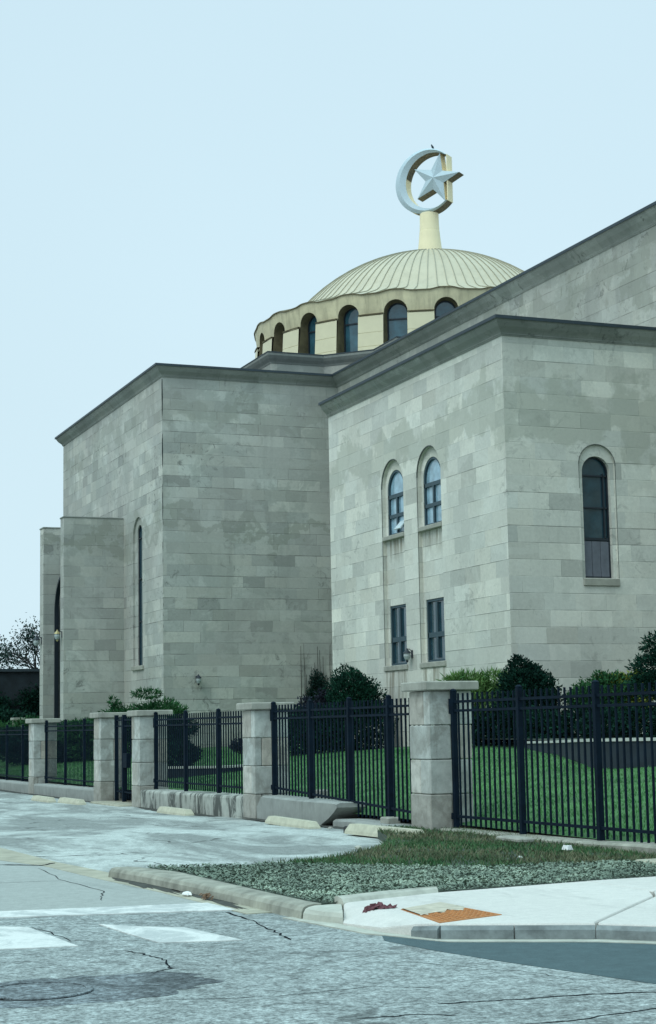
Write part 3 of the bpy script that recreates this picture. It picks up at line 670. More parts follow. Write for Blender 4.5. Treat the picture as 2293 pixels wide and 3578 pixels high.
# --- cross-shaped main body
ZW, TX0, TX1, TY0, TY1, NX0, NX1 = 17.5, 21.0, 57.4, 72.55, 92.3, 29.5, 48.9
m = MB(); nw = (76.69, .92, 4.55, 10.6, True)
wall(m, PX(TX0), TY0, TY1, .3, ZW, [nw]); reveal(m, PX(TX0), PX(TX0+.09), nw)
inn = (76.69, .40, 4.55, 10.75, True); P_ = PX(TX0+.09)
for s_ in (-1, 1): m.add([P_(76.69+s_*.40, 4.55), P_(76.69+s_*.92, 4.55), P_(76.69+s_*.92, 10.6), P_(76.69+s_*.40, 10.75)], [(0, 1, 2, 3)])
for k in range(24):
    a0, a1 = math.pi*k/24, math.pi*(k+1)/24
    q = [(76.69+.40*math.cos(a), 10.75+.40*math.sin(a)) for a in (a0, a1)]+[(76.69+.92*math.cos(a), 10.6+.92*math.sin(a)) for a in (a1, a0)]
    m.add([P_(*p) for p in q], [(0, 1, 2, 3)])
reveal(m, P_, PX(TX0+.5), inn)
wall(m, PY(TY0), TX0, NX0, .3, ZW, [])
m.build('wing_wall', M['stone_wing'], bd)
m = MB(); m.tube([(TX0+.012+RNG.normal(0, .004), TY0+.012+RNG.normal(0, .004), z) for z in np.linspace(3, 17.3, 60)], [.006+.022*abs(math.sin(k*.31))*(k/60) for k in range(60)], 6); m.build('corner_joint', M['crack'], bd)
m = MB()
body = [(NX0, TY0), (NX0, 33), (NX1, 33), (NX1, TY0), (TX1, TY0), (TX1, TY1), (NX1, TY1), (NX1, 118), (NX0, 118), (NX0, TY1), (TX0, TY1)]
for (a, b) in zip(body[:-1], body[1:]): m.add([(*a, .3), (*b, .3), (*b, ZW), (*a, ZW)], [(0, 1, 2, 3)])
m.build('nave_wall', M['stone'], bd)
window('tall narrow arched window', None, PX(TX0+.14), PX(TX0+.19), inn, 'glass', [(76.3, 77.08, 6.6, 6.66), (76.3, 77.08, 8.6, 8.66), (76.3, 77.08, 10.5, 10.56)], .05, None, 'darkframe', sill=((TX0-.10, 75.72, 4.36), (TX0+.45, 77.66, 4.56)))
full = [(TX0, TY1), (TX0, TY0), (NX0, TY0), (NX0, 33), (NX1, 33), (NX1, TY0), (TX1, TY0), (TX1, TY1), (NX1, TY1), (NX1, 118), (NX0, 118), (NX0, TY1)]
m = MB(); m.add([(x, y, 17.6) for x, y in full], [tuple(range(len(full)))])
m.build('roof_deck', M['flashing'], bd)
def sweep(mb, path, prof, closed=False):
    """mitred sweep: path of (x,y) with outside on the right hand; prof of (outward, z)"""
    n = len(path); rings = []
    for i in range(n):
        p = np.array(path[i], float)
        def nrm(a, b): d = np.array(b, float)-np.array(a, float); d /= np.linalg.norm(d); return np.array([d[1], -d[0]])
        ns_ = []
        if i > 0 or closed: ns_.append(nrm(path[i-1], path[i]))
        if i < n-1 or closed: ns_.append(nrm(path[i], path[(i+1) % n]))
        b = ns_[0] if len(ns_) == 1 else (ns_[0]+ns_[1])/(1+ns_[0] @ ns_[1])
        rings.append([(p[0]+b[0]*o, p[1]+b[1]*o, z) for o, z in prof])
    if closed: rings.append(rings[0]); mb.loft(rings, caps=False)
    else: mb.loft(rings)
def cornice_prof(zb, zt, pr_, back=-.3):
    h = zt-zb
    return [(back, zb), (.035, zb), (.035, zb+.05*h), (.06, zb+.10*h), (.06, zb+.16*h), (pr_*.30, zb+.28*h), (pr_*.62, zb+.50*h), (pr_*.86, zb+.74*h), (pr_*.93, zb+.86*h), (pr_, zb+.88*h), (pr_, zt), (back, zt)]
def lip_prof(zt, pr_): return [(-.32, zt+.003), (pr_+.025, zt+.003), (pr_+.03, zt-.05), (pr_+.045, zt-.05), (pr_+.045, zt+.05), (-.32, zt+.055)]
ORD = list(reversed(full))   # orientation chosen so the outside is on the right hand
def area(p): return .5*sum(p[i][0]*p[(i+1) % len(p)][1]-p[(i+1) % len(p)][0]*p[i][1] for i in range(len(p)))
def ccw(p): return p if area(p) > 0 else list(reversed(p))   # ccw path: outside on the right
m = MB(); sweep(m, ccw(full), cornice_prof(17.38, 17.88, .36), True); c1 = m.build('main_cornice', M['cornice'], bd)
m = MB(); sweep(m, ccw(full), lip_prof(17.88, .36), True); m.build('flashing', M['flashing'], c1)
bpath = [(BX, BYE), (BX, BY), (29.49, BY)]
m = MB(); sweep(m, bpath, cornice_prof(13.12, 13.60, .35)); 
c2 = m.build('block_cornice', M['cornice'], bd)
m = MB(); sweep(m, bpath, lip_prof(13.60, .35)); m.build('flashing', M['flashing'], c2)
# inner cross under the dome with chamfered inner corners
DX, DY = 39.2, 82.4
def inner():
    out = []
    for q in range(4):
        a = q*math.pi/2; c, s_ = math.cos(a), math.sin(a)
        for x, y in ((-12.1, 7.45), (-12.1, -7.45), (-9.4, -7.45), (-7.4, -9.45)):
            out.append((DX+c*x-s_*y, DY+s_*x+c*y))
        # next arm starts
    return out
ip = ccw(inner())
m = MB(); m.loft([[(x, y, 17.5) for x, y in ip], [(x, y, 19.3) for x, y in ip]]); m.build('upper_cross_wall', M['stone'], bd)
m = MB(); sweep(m, ip, [(-.3, 18.9), (.02, 18.9), (.05, 18.98), (.16, 19.12), (.24, 19.26), (.24, 19.38), (-.3, 19.38)], True); c3 = m.build('upper_cornice', M['cornice'], bd)
m = MB(); sweep(m, ip, [(-.3, 19.383), (.26, 19.383), (.26, 19.43), (-.3, 19.44)], True); m.build('flashing', M['flashing'], c3)

# --- buttress piers and the dark arched entrance between them
for y0, y1 in ((79.3, 80.0), (83.8, 84.6)):
    m = MB(); m.box((18.07, y0, .3), (21.0, y1, 11.72)); b_ = m.build('pier', M['stone_wing'], bd)
    m = MB(); m.cbox((18.03, y0-.03, 11.723), (20.98, y1+.03, 11.80), .02); m.build('pier_coping', M['cornice'], b_)
ea = MB()
for k, (r, x) in enumerate(((1.88, 18.62), (1.66, 18.85), (1.46, 19.05))):
    N = 24; a = [math.pi*i/N for i in range(N+1)]; c = 81.9; z = 7.45
    for i in range(N):
        q = lambda rr, t, xx: (xx, c+rr*math.cos(t), z+rr*math.sin(t))
        t0, t1 = a[i], a[i+1]
        ea.add([q(r, t0, x), q(r, t1, x), q(r-.12, t1, x), q(r-.12, t0, x), q(r, t0, x+.2), q(r, t1, x+.2), q(r-.12, t1, x+.2), q(r-.12, t0, x+.2)], [(0, 1, 2, 3), (0, 4, 5, 1), (3, 2, 6, 7)])
    for s_ in (-1, 1): ea.box((x, c+s_*r-.0 if s_ < 0 else c+r-.12, .5), (x+.2, c-r+.12 if s_ < 0 else c+r, z))
e_ = ea.build('entrance_arch', M['darkframe'], bd)
m = MB(); N = 24; c = 81.9
m.add([(19.4, c+1.88, .5), (19.4, c-1.88, .5)]+[(19.4, c-1.88*math.cos(math.pi*i/N), 7.45+1.88*math.sin(math.pi*i/N)) for i in range(N+1)], [tuple(range(N+3))])
m.build('door', M['soot'], e_)

# --- dome: drum with 24 arched windows, wavy eave, ribbed roof
NB, RD, PH = 24, 9.6, math.radians(201.1)
def az_pt(r, az, z): return (DX+r*math.sin(az), DY+r*math.cos(az), z)
ZE = 22.83
def wave(s):     # eave height over the bay, s in [-.5,.5], raised over the window
    return ZE+.11*math.exp(-(abs(s)/.24)**4)
hwid = .60; spring, zb0 = 21.86, 19.4
dr = MB(); hood = MB(); reva = MB(); line = MB(); panes = []
for b in range(NB):
    a0 = PH+2*math.pi*b/NB; dA = 2*math.pi/NB
    N = 12
    def Q(u, z, r=RD): return az_pt(r, a0+u/RD, z)
    half = RD*dA/2
    rp = lambda z: RD+.14*max(0, (21.75-z)/2.3)+.10       # lower piers stand proud of the hood
    # hood (upper band): columns from arch / ledge line to the wave
    us = [-half+(half-hwid)*k/4 for k in range(5)]+[-hwid*math.cos(math.pi*k/N) for k in range(1, N)]+[half-(half-hwid)*k/4 for k in range(4, -1, -1)]
    lows = []
    for u in us:
        if abs(u) >= hwid-1e-6: lows.append(21.80)
        else: lows.append(spring+math.sqrt(max(0, hwid**2-u*u))*1.0)
    V = []
    for u, lo in zip(us, lows):
        hi = wave(u/(2*half)); rr = RD-.02
        bulge = .10*math.exp(-(abs(u)/.75)**4)
        V += [Q(u, lo, rr-.06+bulge), Q(u, hi, rr+.12)]
    hood.add(V, [(2*i, 2*i+1, 2*i+3, 2*i+2) for i in range(len(us)-1)])
    # eave edge strip
    V = []
    for u in us:
        hi = wave(u/(2*half)); V += [Q(u, hi-.015, RD+.16), Q(u, hi+.035, RD+.16), Q(u, hi+.035, RD-.05), Q(u, hi-.015, RD+.05)]
    line.add(V, [(4*i+j, 4*i+(j+1) % 4, 4*i+4+(j+1) % 4, 4*i+4+j) for i in range(len(us)-1) for j in range(4)])
    # piers between this window and the next
    V = []; F = []
    ue = [hwid+(2*half-2*hwid)*k/6 for k in range(7)]
    zs = [(19.4, 0), (20.15, 0), (20.17, -.02), (20.19, 0), (20.85, 0), (20.87, -.02), (20.89, 0), (21.72, 0), (21.80, -.13)]
    for z, off in zs:
        for u in ue: V.append(Q(u, z, rp(z)+off))
    for i in range(len(zs)-1):
        for j in range(6): F.append((i*7+j, i*7+j+1, (i+1)*7+j+1, (i+1)*7+j))
    dr.add(V, F)
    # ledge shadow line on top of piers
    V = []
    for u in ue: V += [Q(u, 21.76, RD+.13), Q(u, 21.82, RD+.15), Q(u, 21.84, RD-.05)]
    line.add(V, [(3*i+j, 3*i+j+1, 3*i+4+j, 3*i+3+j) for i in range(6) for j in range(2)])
    # reveals, tapering: wider at the bottom
    c_ = contour(0, hwid, 19.4, spring, True, N); cin = contour(0, hwid-.07, 19.4, spring, True, N)
    V = [Q(u, z, rp(z) if z < 21.75 else RD-.02) for u, z in c_]+[Q(u*9.6/9.05, z, 9.05) for u, z in cin]; nn_ = len(c_)
    reva.add(V, [(i, (i+1) % nn_, (i+1) % nn_+nn_, i+nn_) for i in range(nn_)])
    panes.append((a0, Q))
du_ = dr.build('drum_wall', M['cream'], bd); hood.build('drum_hood', M['cream_dim'], du_); reva.build('window_reveals', M['bronze'], du_)
line.build('eave_trim', M['bronze'], du_)
for a0, Q in panes:
    op = (0, hwid-.06, 19.4, spring, True)
    f = MB(); Pf = lambda u, v, Q=Q: Q(u*9.6/9.1, v, 9.10); Pb_ = lambda u, v, Q=Q: Q(u*9.6/9.04, v, 9.04)
    ringframe(f, Pf, Pb_, op, .07); bar(f, Pf, Pb_, -.5, .5, 21.55, 21.62)
    w_ = f.build('drum_window', M['darkframe'], bd)
    g_ = MB(); panel(g_, Pb_, op); g_.build('pane', M['glass_drum'], w_)
# roof
RS, ZC = 9.8, 17.43
def roof_z(r):
    sph = ZC+math.sqrt(max(0, RS*RS-r*r)); lin = ZE+.02+(9.68-r)*.36
    k = .12; return k*math.log(math.exp((sph-ZE)/k)+math.exp((lin-ZE)/k))+ZE if r > 7 else sph
rad = [9.72, 9.4, 9.0, 8.6, 8.3, 8.0, 7.6, 7.2, 6.8, 6.2, 5.6, 5.0, 4.4, 3.8, 3.2, 2.6, 2.0, 1.4, .8]
NR = NB*12; V = []
def rz(r, k):
    z = roof_z(r); s = ((k/12.0+.5) % 1)-.5
    if r > 8.0: z += (wave(s)-ZE)*((r-8.0)/1.72)**1.2
    return z
for r in rad:
    for k in range(NR):
        V.append(az_pt(r, PH+2*math.pi*k/NR, rz(r, k)))
F = [(i*NR+k, i*NR+(k+1) % NR, (i+1)*NR+(k+1) % NR, (i+1)*NR+k) for i in range(len(rad)-1) for k in range(NR)]
m = MB(); m.add(V, F); rf = m.build('dome_roof', M['dome'], bd, smooth=True)
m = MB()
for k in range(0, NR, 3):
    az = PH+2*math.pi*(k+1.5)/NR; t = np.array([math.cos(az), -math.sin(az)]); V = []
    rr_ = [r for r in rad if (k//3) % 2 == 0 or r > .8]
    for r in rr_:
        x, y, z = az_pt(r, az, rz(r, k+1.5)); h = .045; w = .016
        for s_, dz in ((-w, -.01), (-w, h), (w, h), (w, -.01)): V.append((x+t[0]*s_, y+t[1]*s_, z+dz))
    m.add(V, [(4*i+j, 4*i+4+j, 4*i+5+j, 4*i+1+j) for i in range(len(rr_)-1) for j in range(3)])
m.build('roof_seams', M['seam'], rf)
# --- pole, crescent, star
fin = MB(); fin.lathe([(.74, 26.6), (.72, 27.1), (.66, 27.6), (.60, 28.1), (.555, 28.6), (.54, 28.62), (.545, 28.66), (.53, 29.0), (.52, 29.6), (.50, 29.62)], (DX, DY), 28)
fn = fin.build('finial_post', M['pole'], bd, smooth=False)
FAZ = math.radians(231)                                    # direction the emblem faces
fd = np.array([math.sin(FAZ), math.cos(FAZ), 0]); rt = np.array([math.sin(FAZ-math.pi/2), math.cos(FAZ-math.pi/2), 0])
EC = np.array([DX, DY, 31.42]); TH = .32
def E_(x, z, d): return tuple(EC+rt*x+np.array([0, 0, 1])*z+fd*d)
RO, RI, CXo, CXi = 1.84, 1.57, -.03, .34
cut = 1.27
no = 40
ao = math.acos((cut-CXo)/RO); ai = math.acos(min(.999, (cut-CXi)/RI))
outer = [(CXo+RO*math.cos(t), RO*math.sin(t)) for t in np.linspace(ao, 2*math.pi-ao, no)]
inn_ = [(CXi+RI*math.cos(t), RI*math.sin(t)-.02) for t in np.linspace(ai, 2*math.pi-ai, no)]
mid = [((a[0]*.52+b[0]*.48), (a[1]*.52+b[1]*.48)) for a, b in zip(outer, inn_)]
face = MB(); V = [E_(x, z, TH) for x, z in outer]+[E_(x, z, TH+.15) for x, z in mid]+[E_(x, z, TH) for x, z in inn_]
face.add(V, [(i, i+1, i+1+no, i+no) for i in range(no-1)]+[(i+no, i+1+no, i+1+2*no, i+2*no) for i in range(no-1)])
cres = face.build('crescent', M['face'], bd)
sd_ = MB(); V = [E_(x, z, TH-.004) for x, z in outer]+[E_(x, z, -TH) for x, z in outer]+[E_(x, z, TH-.004) for x, z in inn_]+[E_(x, z, -TH) for x, z in inn_]
sd_.add(V, [(i, i+1, i+1+no, i+no) for i in range(no-1)]+[(i+2*no, i+1+2*no, i+1+3*no, i+3*no) for i in range(no-1)]+[(i+no, i+1+no, i+1+3*no, i+3*no) for i in range(no-1)])
rmw = .05
for z0, z1 in ((-outer[0][1], outer[0][1]),):
    V = [E_(x, z, d) for d in (TH-.004, -TH) for x, z in ((cut, z0), (cut+rmw, z0), (cut+rmw, z1), (cut, z1))]
    sd_.add(V, [(0, 1, 2, 3), (4, 7, 6, 5), (0, 4, 5, 1), (1, 5, 6, 2), (2, 6, 7, 3), (3, 7, 4, 0)])
sd_.build('crescent_side', M['pole'], cres)
# darker soffits (undersides) of crescent: inner top and outer bottom right
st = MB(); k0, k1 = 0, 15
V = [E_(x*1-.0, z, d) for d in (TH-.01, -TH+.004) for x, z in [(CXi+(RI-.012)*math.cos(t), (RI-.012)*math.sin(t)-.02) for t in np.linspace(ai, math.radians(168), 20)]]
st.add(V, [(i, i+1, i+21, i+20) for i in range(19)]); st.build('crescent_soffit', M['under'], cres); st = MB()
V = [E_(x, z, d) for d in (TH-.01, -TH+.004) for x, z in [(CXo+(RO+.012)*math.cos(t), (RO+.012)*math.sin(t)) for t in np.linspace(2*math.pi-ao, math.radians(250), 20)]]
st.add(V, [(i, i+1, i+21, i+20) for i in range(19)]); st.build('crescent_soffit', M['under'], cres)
SC, SR, SA = (.58, .02), 1.47, math.radians(-13)
tips = [(SC[0]+SR*math.sin(SA*-1+2*math.pi*k/5), SC[1]+SR*math.cos(SA*-1+2*math.pi*k/5)) for k in range(5)]
vals = [(SC[0]+SR*.40*math.sin(SA*-1+2*math.pi*(k+.5)/5), SC[1]+SR*.40*math.cos(SA*-1+2*math.pi*(k+.5)/5)) for k in range(5)]
rim = [p for pr2 in zip(tips, vals) for p in pr2]
sf = MB(); V = [E_(x, z, TH+.02) for x, z in rim]+[E_(*SC, TH+.30)]; sf.add(V, [(i, (i+1) % 10, 10) for i in range(10)])
star = sf.build('star', M['face'], bd)
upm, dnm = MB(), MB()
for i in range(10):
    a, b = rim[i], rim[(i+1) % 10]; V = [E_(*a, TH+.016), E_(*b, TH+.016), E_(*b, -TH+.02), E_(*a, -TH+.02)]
    # the outward normal decides the colour: undersides get the darker one
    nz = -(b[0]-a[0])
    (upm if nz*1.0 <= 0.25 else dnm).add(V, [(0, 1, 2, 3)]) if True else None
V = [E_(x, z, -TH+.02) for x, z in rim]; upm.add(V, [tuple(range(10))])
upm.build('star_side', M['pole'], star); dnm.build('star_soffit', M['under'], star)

# ------------------------------------------------------------------ bird on the crescent
bt = EC+np.array([0, 0, 1])*(RO+.02)+rt*(.42)
bt = EC+rt*.30+np.array([0, 0, math.sqrt(RO**2-.35**2)-.05])
m = MB(); B_ = lambda x, z: tuple(bt+rt*x+np.array([0, 0, z]))
m.tube([B_(.10, .02), B_(.07, .10), B_(.03, .19), B_(-.01, .27), B_(-.035, .32), B_(-.04, .36), B_(-.05, .385)], [.012, .045, .065, .058, .035, .034, .012], 8)
m.tube([B_(-.05, .355), B_(-.10, .345)], [.012, .003], 5)
bird = m.build('bird', M['bird'], None, True, origin=tuple(bt)); tag(bird, 'small dark bird perched on top of the crescent', 'bird')
m = MB(); m.loft([[tuple(np.array(B_(.085, .08))+fd*s_*.02) for s_ in (-1, 1)]+[tuple(np.array(B_(.11, .07))+fd*s_*.02) for s_ in (1, -1)],
                  [tuple(np.array(B_(.13, -.07))+fd*s_*.03) for s_ in (-1, 1)]+[tuple(np.array(B_(.15, -.06))+fd*s_*.03) for s_ in (1, -1)]]); m.build('tail', M['bird'], bird)
m = MB()
for s_ in (-1, 1): m.tube([tuple(np.array(B_(.05, .10))+fd*s_*.02), tuple(np.array(B_(.04, -.01))+fd*s_*.02)], .007, 5)
m.build('legs', M['bird'], bird)

# ------------------------------------------------------------------ wall lanterns
def lantern(loc, out, label, brass=False, sc=1.0):
    o = empty('wall_lantern', loc); tag(o, label, 'lantern', 'wall lanterns on the building')
    L = np.array(loc, float); d = np.array([*out, 0.0]); s_ = sc
    t = np.array([-d[1], d[0], 0])
    m = MB(); m.loft([[tuple(L+t*a+np.array([0, 0, b])+d*e) for a, b in ((-.06*s_, -.10*s_), (.06*s_, -.10*s_), (.06*s_, .14*s_), (-.06*s_, .14*s_))] for e in (0, .02)]); m.build('back_plate', M['darkframe'], o)
    c = L+d*.18*s_
    m = MB(); m.tube([tuple(L+d*.01+np.array([0, 0, .10*s_])), tuple(L+d*.10*s_+np.array([0, 0, .18*s_])), tuple(c+np.array([0, 0, .16*s_]))], .014*s_, 6); m.build('arm', M['darkframe'], o)
    m = MB(); m.lathe([(.02*s_, c[2]+.20*s_), (.03*s_, c[2]+.16*s_), (.13*s_, c[2]+.06*s_), (.135*s_, c[2]+.045*s_)], c, 10); m.build('hood', M['brass'] if brass else M['darkframe'], o)
    m = MB(); m.lathe([(.10*s_, c[2]+.043*s_), (.115*s_, c[2]-.05*s_), (.075*s_, c[2]-.15*s_), (.03*s_, c[2]-.18*s_)], c, 10); m.build('globe', M['lampglass'], o)
    m = MB(); m.lathe([(.05*s_, c[2]-.182*s_), (.045*s_, c[2]-.21*s_), (.01*s_, c[2]-.25*s_)], c, 8); m.build('finial', M['brass'] if brass else M['darkframe'], o)
lantern((BX, 51.2, 3.92), (-1, 0), 'dark wall lantern between the two lower windows of the front block', sc=1.05)
lantern((22.55, TY0, 3.80), (0, -1), 'small dark lantern alone on the blank left wall above the gate pillar', sc=1.1)
lantern((18.07, 79.65, 6.15), (-1, 0), 'brass wall lantern on the end of the nearer entrance pier', True, 1.25)
lantern((18.07, 84.2, 6.1), (-1, 0), 'dark wall lantern on the end of the farther entrance pier at the left', False, 1.4)

# ------------------------------------------------------------------ pillars
FX = 11.785
def pillar(y, zb, zt, label, blocks=4):
    o = empty('stone_pillar', (11.785, y+.375, zb)); tag(o, label, 'pillar', 'stone pillars of the fence')
    m = MB(); h = (zt-.15-zb)/blocks
    for k in range(blocks):
        za, zb_ = (zb-.1 if k == 0 else zb+k*h+.004), zb+(k+1)*h-.004
        j = RNG.uniform(-.006, .006, 4); X0, X1, Y0, Y1 = 11.41+j[0], 12.16+j[1], y+j[2], y+.75+j[3]
        if k % 2 == 0:
            c = X0+RNG.choice([.16, .24, .38]); m.cbox((X0, Y0, za), (c-.004, Y1, zb_), .014); m.cbox((c+.004, Y0, za), (X1, Y1, zb_), .014)
        else:
            c = Y0+RNG.choice([.22, .38, .5]); m.cbox((X0, Y0, za), (X1, c-.004, zb_), .014); m.cbox((X0, c+.004, za), (X1, Y1, zb_), .014)
    m.build('shaft', M['pillar'], o)
    m = MB(); m.cbox((11.31, y-.10, zt-.147), (12.26, y+.85, zt), .018); m.build('cap', M['cap'], o)
    return o
PIL = [(24.47, -.02, 2.29, 'largest nearest stone pillar at the right of the broken low wall'),
       (32.85, -.29, 2.12, 'stone pillar with cracked foot between the stained wall and the broken wall'),
       (41.6, -.36, 2.10, 'stone pillar at the right side of the small iron gate'),
       (45.6, -.34, 2.10, 'stone pillar at the left side of the small iron gate'),
       (54.3, -.39, 2.03, 'stone pillar nearest the left edge of the picture')]
for p in PIL: pillar(*p)
o = empty('stone_pillar', (20, 99, .3)); tag(o, 'small distant stone pillar seen through the leftmost fence', 'pillar', 'stone pillars of the fence')
m = MB(); m.cbox((19.63, 98.63, .2), (20.37, 99.37, 2.3), .02); m.build('shaft', M['pillar'], o)
m = MB(); m.cbox((19.53, 98.53, 2.303), (20.47, 99.47, 2.45), .02); m.build('cap', M['cap'], o)

# ------------------------------------------------------------------ low walls
def lowwall(poly, y0, y1, zt0, zt1, label, mat, x0=11.42, x1=12.05):
    m = MB(); n = 14; rings = []
    for k in range(n+1):
        y = y0+(y1-y0)*k/n; zt = zt0+(zt1-zt0)*k/n+(RNG.uniform(-.012, .004) if 0 < k < n else 0); zb = zg(y)-.1
        rings.append([(x0+.02, y, zb), (x1, y, zb), (x1, y, zt), (x0+.06, y, zt), (x0+.015, y, zt-.02), (x0, y, zt-.06)])
    m.loft(rings); w = m.build('low_wall', mat, None, origin=((x0+x1)/2, (y0+y1)/2, zg(y0)-.1)); tag(w, label, 'low wall', 'concrete base walls of the fence'); return w
lowwall(None, 33.62, 41.58, .22, .13, 'concrete base wall with black dripping stains right of the gate', M['wallconc'])
lowwall(None, 46.37, 54.28, .03, -.02, 'grey concrete base wall left of the gate between two pillars', M['wallconc_b'])
lowwall(None, 55.07, 66, -.02, -.08, 'grey concrete base wall at the far left end of the fence', M['wallconc_b'])
# broken wall: right end snapped off and slanting underneath
m = MB(); rings = []
for y, zt, zb in ((32.83, .05, -.30), (32.55, .26, -.30), (31.2, .25, -.29), (30.0, .25, -.28), (29.4, .26, -.20), (28.9, .26, -.03), (28.62, .26, .10), (28.5, .25, .17)):
    rings.append([(11.44, y, zb), (12.0, y, zb), (12.0, y, zt), (11.50, y, zt), (11.43, y, zt-.03)])
m.loft(rings); w = m.build('low_wall', M['wallconc_b'], None, origin=(11.7, 30.6, -.3)); tag(w, 'broken grey concrete base wall tilted beside the nearest pillar', 'low wall', 'concrete base walls of the fence')
m = MB(); rings = []
for y, zt in ((28.75, -.04), (28.0, -.02), (26.6, -.035), (25.35, -.05)): rings.append([(11.46, y, -.35), (12.0, y, -.35), (12.0, y, zt), (11.52, y, zt), (11.46, y, zt-.04)])
m.loft(rings); w = m.build('low_wall', M['wallconc_b'], None, origin=(11.7, 27, -.3)); tag(w, 'very low grey footing in front of the fence left of the nearest pillar', 'low wall', 'concrete base walls of the fence')
m = MB(); rings = []
for y, zt in ((24.4, .0), (22.1, .015), (20, .04), (18.6, .08), (12, .10)): rings.append([(11.5, y, -.25), (12.0, y, -.25), (12.0, y, zt), (11.54, y, zt), (11.5, y, zt-.03)])
m.loft(rings); w = m.build('low_wall', M['kerb'], None, origin=(11.75, 18, -.2)); tag(w, 'low concrete footing under the right hand fence', 'low wall', 'concrete base walls of the fence')
for k, (y, r) in enumerate(((27.6, 1.5), (31.0, 2.2), (35.6, 2.4), (39.4, 2.0), (43.9, 2.3), (48.6, 3.0), (52.5, 2.2), (57, 3))):
    blob('wall_foot_dirt', 11.32, y, .16, r, M['dirt'], zg(y)+.010+.0006*k, seed=20+k, amp=.35)
# rubble: loose stones near the broken wall and pillar feet
def stone_chunk(loc, s_, mat, label, seed, name='stone'):
    r = np.random.default_rng(seed); m = MB(); k = 8
    rings = []
    for z, f in ((0, .8), (.35, 1.0), (.75, .8), (1.0, .35)):
        rings.append([(loc[0]+s_*f*math.cos(2*math.pi*i/k)*(.75+.5*r.random()), loc[1]+s_*f*math.sin(2*math.pi*i/k)*(.75+.5*r.random()), loc[2]+z*s_*.9) for i in range(k)])
    m.loft(rings); o = m.build(name, mat, None, origin=loc); tag(o, label, 'stone'); return o
stone_chunk((11.05, 28.6, -.19), .09, M['pillar'], 'broken stone chunk at the foot of the tilted low wall', 3)
stone_chunk((11.15, 28.1, -.19), .06, M['pillar'], 'smallest stone chunk by the low footing', 5)
m = MB(); m.cbox((11.6, 26.62, -.05), (11.85, 26.95, .07), .02); o = m.build('concrete_block', M['cap'], None, origin=(11.7, 26.8, -.05)); tag(o, 'small concrete block under the second fence post left of the nearest pillar', 'block')
m = MB(); m.cbox((12.05, 30.9, .18), (12.25, 31.15, .40), .02); o = m.build('concrete_block', M['cap'], None, origin=(12.1, 31, .15)); tag(o, 'small square stone on the grass behind the broken wall', 'block')
stone_chunk((8.85, 21.3, -.03), .06, M['kerb_pale'], 'pale stone in the grass at the left tip of the weeds', 8)
stone_chunk((9.94, 18.78, -.03), .03, M['white'], 'small white pebble in the middle of the weeds', 9)

# ------------------------------------------------------------------ iron fences
def fence(y0, y1, posts, zb, zt, label, x=FX, pitch=.172, pk=.011, group='black iron fences'):
    """runs along y; zb, zt functions of y"""
    o = empty('iron_fence', (x, (y0+y1)/2, zb((y0+y1)/2))); tag(o, label, 'fence', group)
    for y in posts:
        m = MB(); m.cbox((x-.042, y-.042, zb(y)-.06), (x+.042, y+.042, zt(y)+.04), .006); m.lathe([(.055, zt(y)+.041), (.052, zt(y)+.055), (.012, zt(y)+.075)], (x, y), 8)
        m.build('post', M['iron'], o)
        if y in (max(posts), min(posts)):
            for z_ in (zt(y)-.2, zb(y)+.15):
                m = MB(); sg = 1 if y == max(posts) else -1; m.cbox((x-.05, min(y, y+sg*.09), z_-.12 if z_ > 1 else z_-.05), (x+.05, max(y, y+sg*.09), z_+.12 if z_ > 1 else z_+.05), .006); m.build('bracket', M['iron'], o)
    def rail(d, h, name):
        m = MB(); f0 = lambda y: (zt(y)-d) if d is not None else zb(y)+h
        ys = sorted([y0, y1]); m.loft([[(x-.018, y, f0(y)-.02), (x+.018, y, f0(y)-.02), (x+.018, y, f0(y)+.02), (x-.018, y, f0(y)+.02)] for y in ys]); m.build('rail', M['iron'], o)
    rail(.13, None, 'rail'); rail(.27, None, 'rail'); rail(None, .15, 'rail')
    m = MB(); P = sorted(posts)
    ed = sorted(set([y0, y1]+[p for p in P if y0 < p < y1]))
    for a, b in zip(ed[:-1], ed[1:]):
        if b-a < .25: continue
        n = max(2, round((b-a)/pitch))
        for k in range(1, n):
            y = a+(b-a)*k/n; m.box((x-pk, y-pk, zb(y)+.01), (x+pk, y+pk, zt(y)))
    m.build('picket_panel', M['iron'], o)
    return o
def lin(ya, za, yb, zb_): return lambda y: za+(zb_-za)*(y-ya)/(yb-ya)
fence(12.5, 24.38, [24.34, 22.15, 19.97, 17.8, 15.6, 13.4], lin(12, .10, 24.4, .03), lambda y: 2.09, 'long black iron fence at the right of the nearest pillar with hedges behind', pk=.013)
fence(25.26, 32.78, [32.72, 30.65, 28.68, 26.9, 25.32], lambda y: .26 if y > 28.5 else .0, lambda y: 2.06, 'black iron fence above the broken wall between the two nearest pillars', pk=.014)
fence(33.64, 41.55, [41.42, 38.86, 36.35, 33.72], lambda y: .2, lambda y: 1.98, 'black iron fence above the black stained wall right of the gate', pk=.013)
fence(46.4, 54.25, [54.1, 51.43, 49.0, 46.5], lambda y: .02, lambda y: 1.9, 'black iron fence left of the gate between two pillars', pk=.009)
fence(55.1, 66, [65.9, 63.2, 60.56, 57.82, 55.2], lambda y: -.05, lambda y: 1.8, 'black iron fence at the far left end', pk=.009)
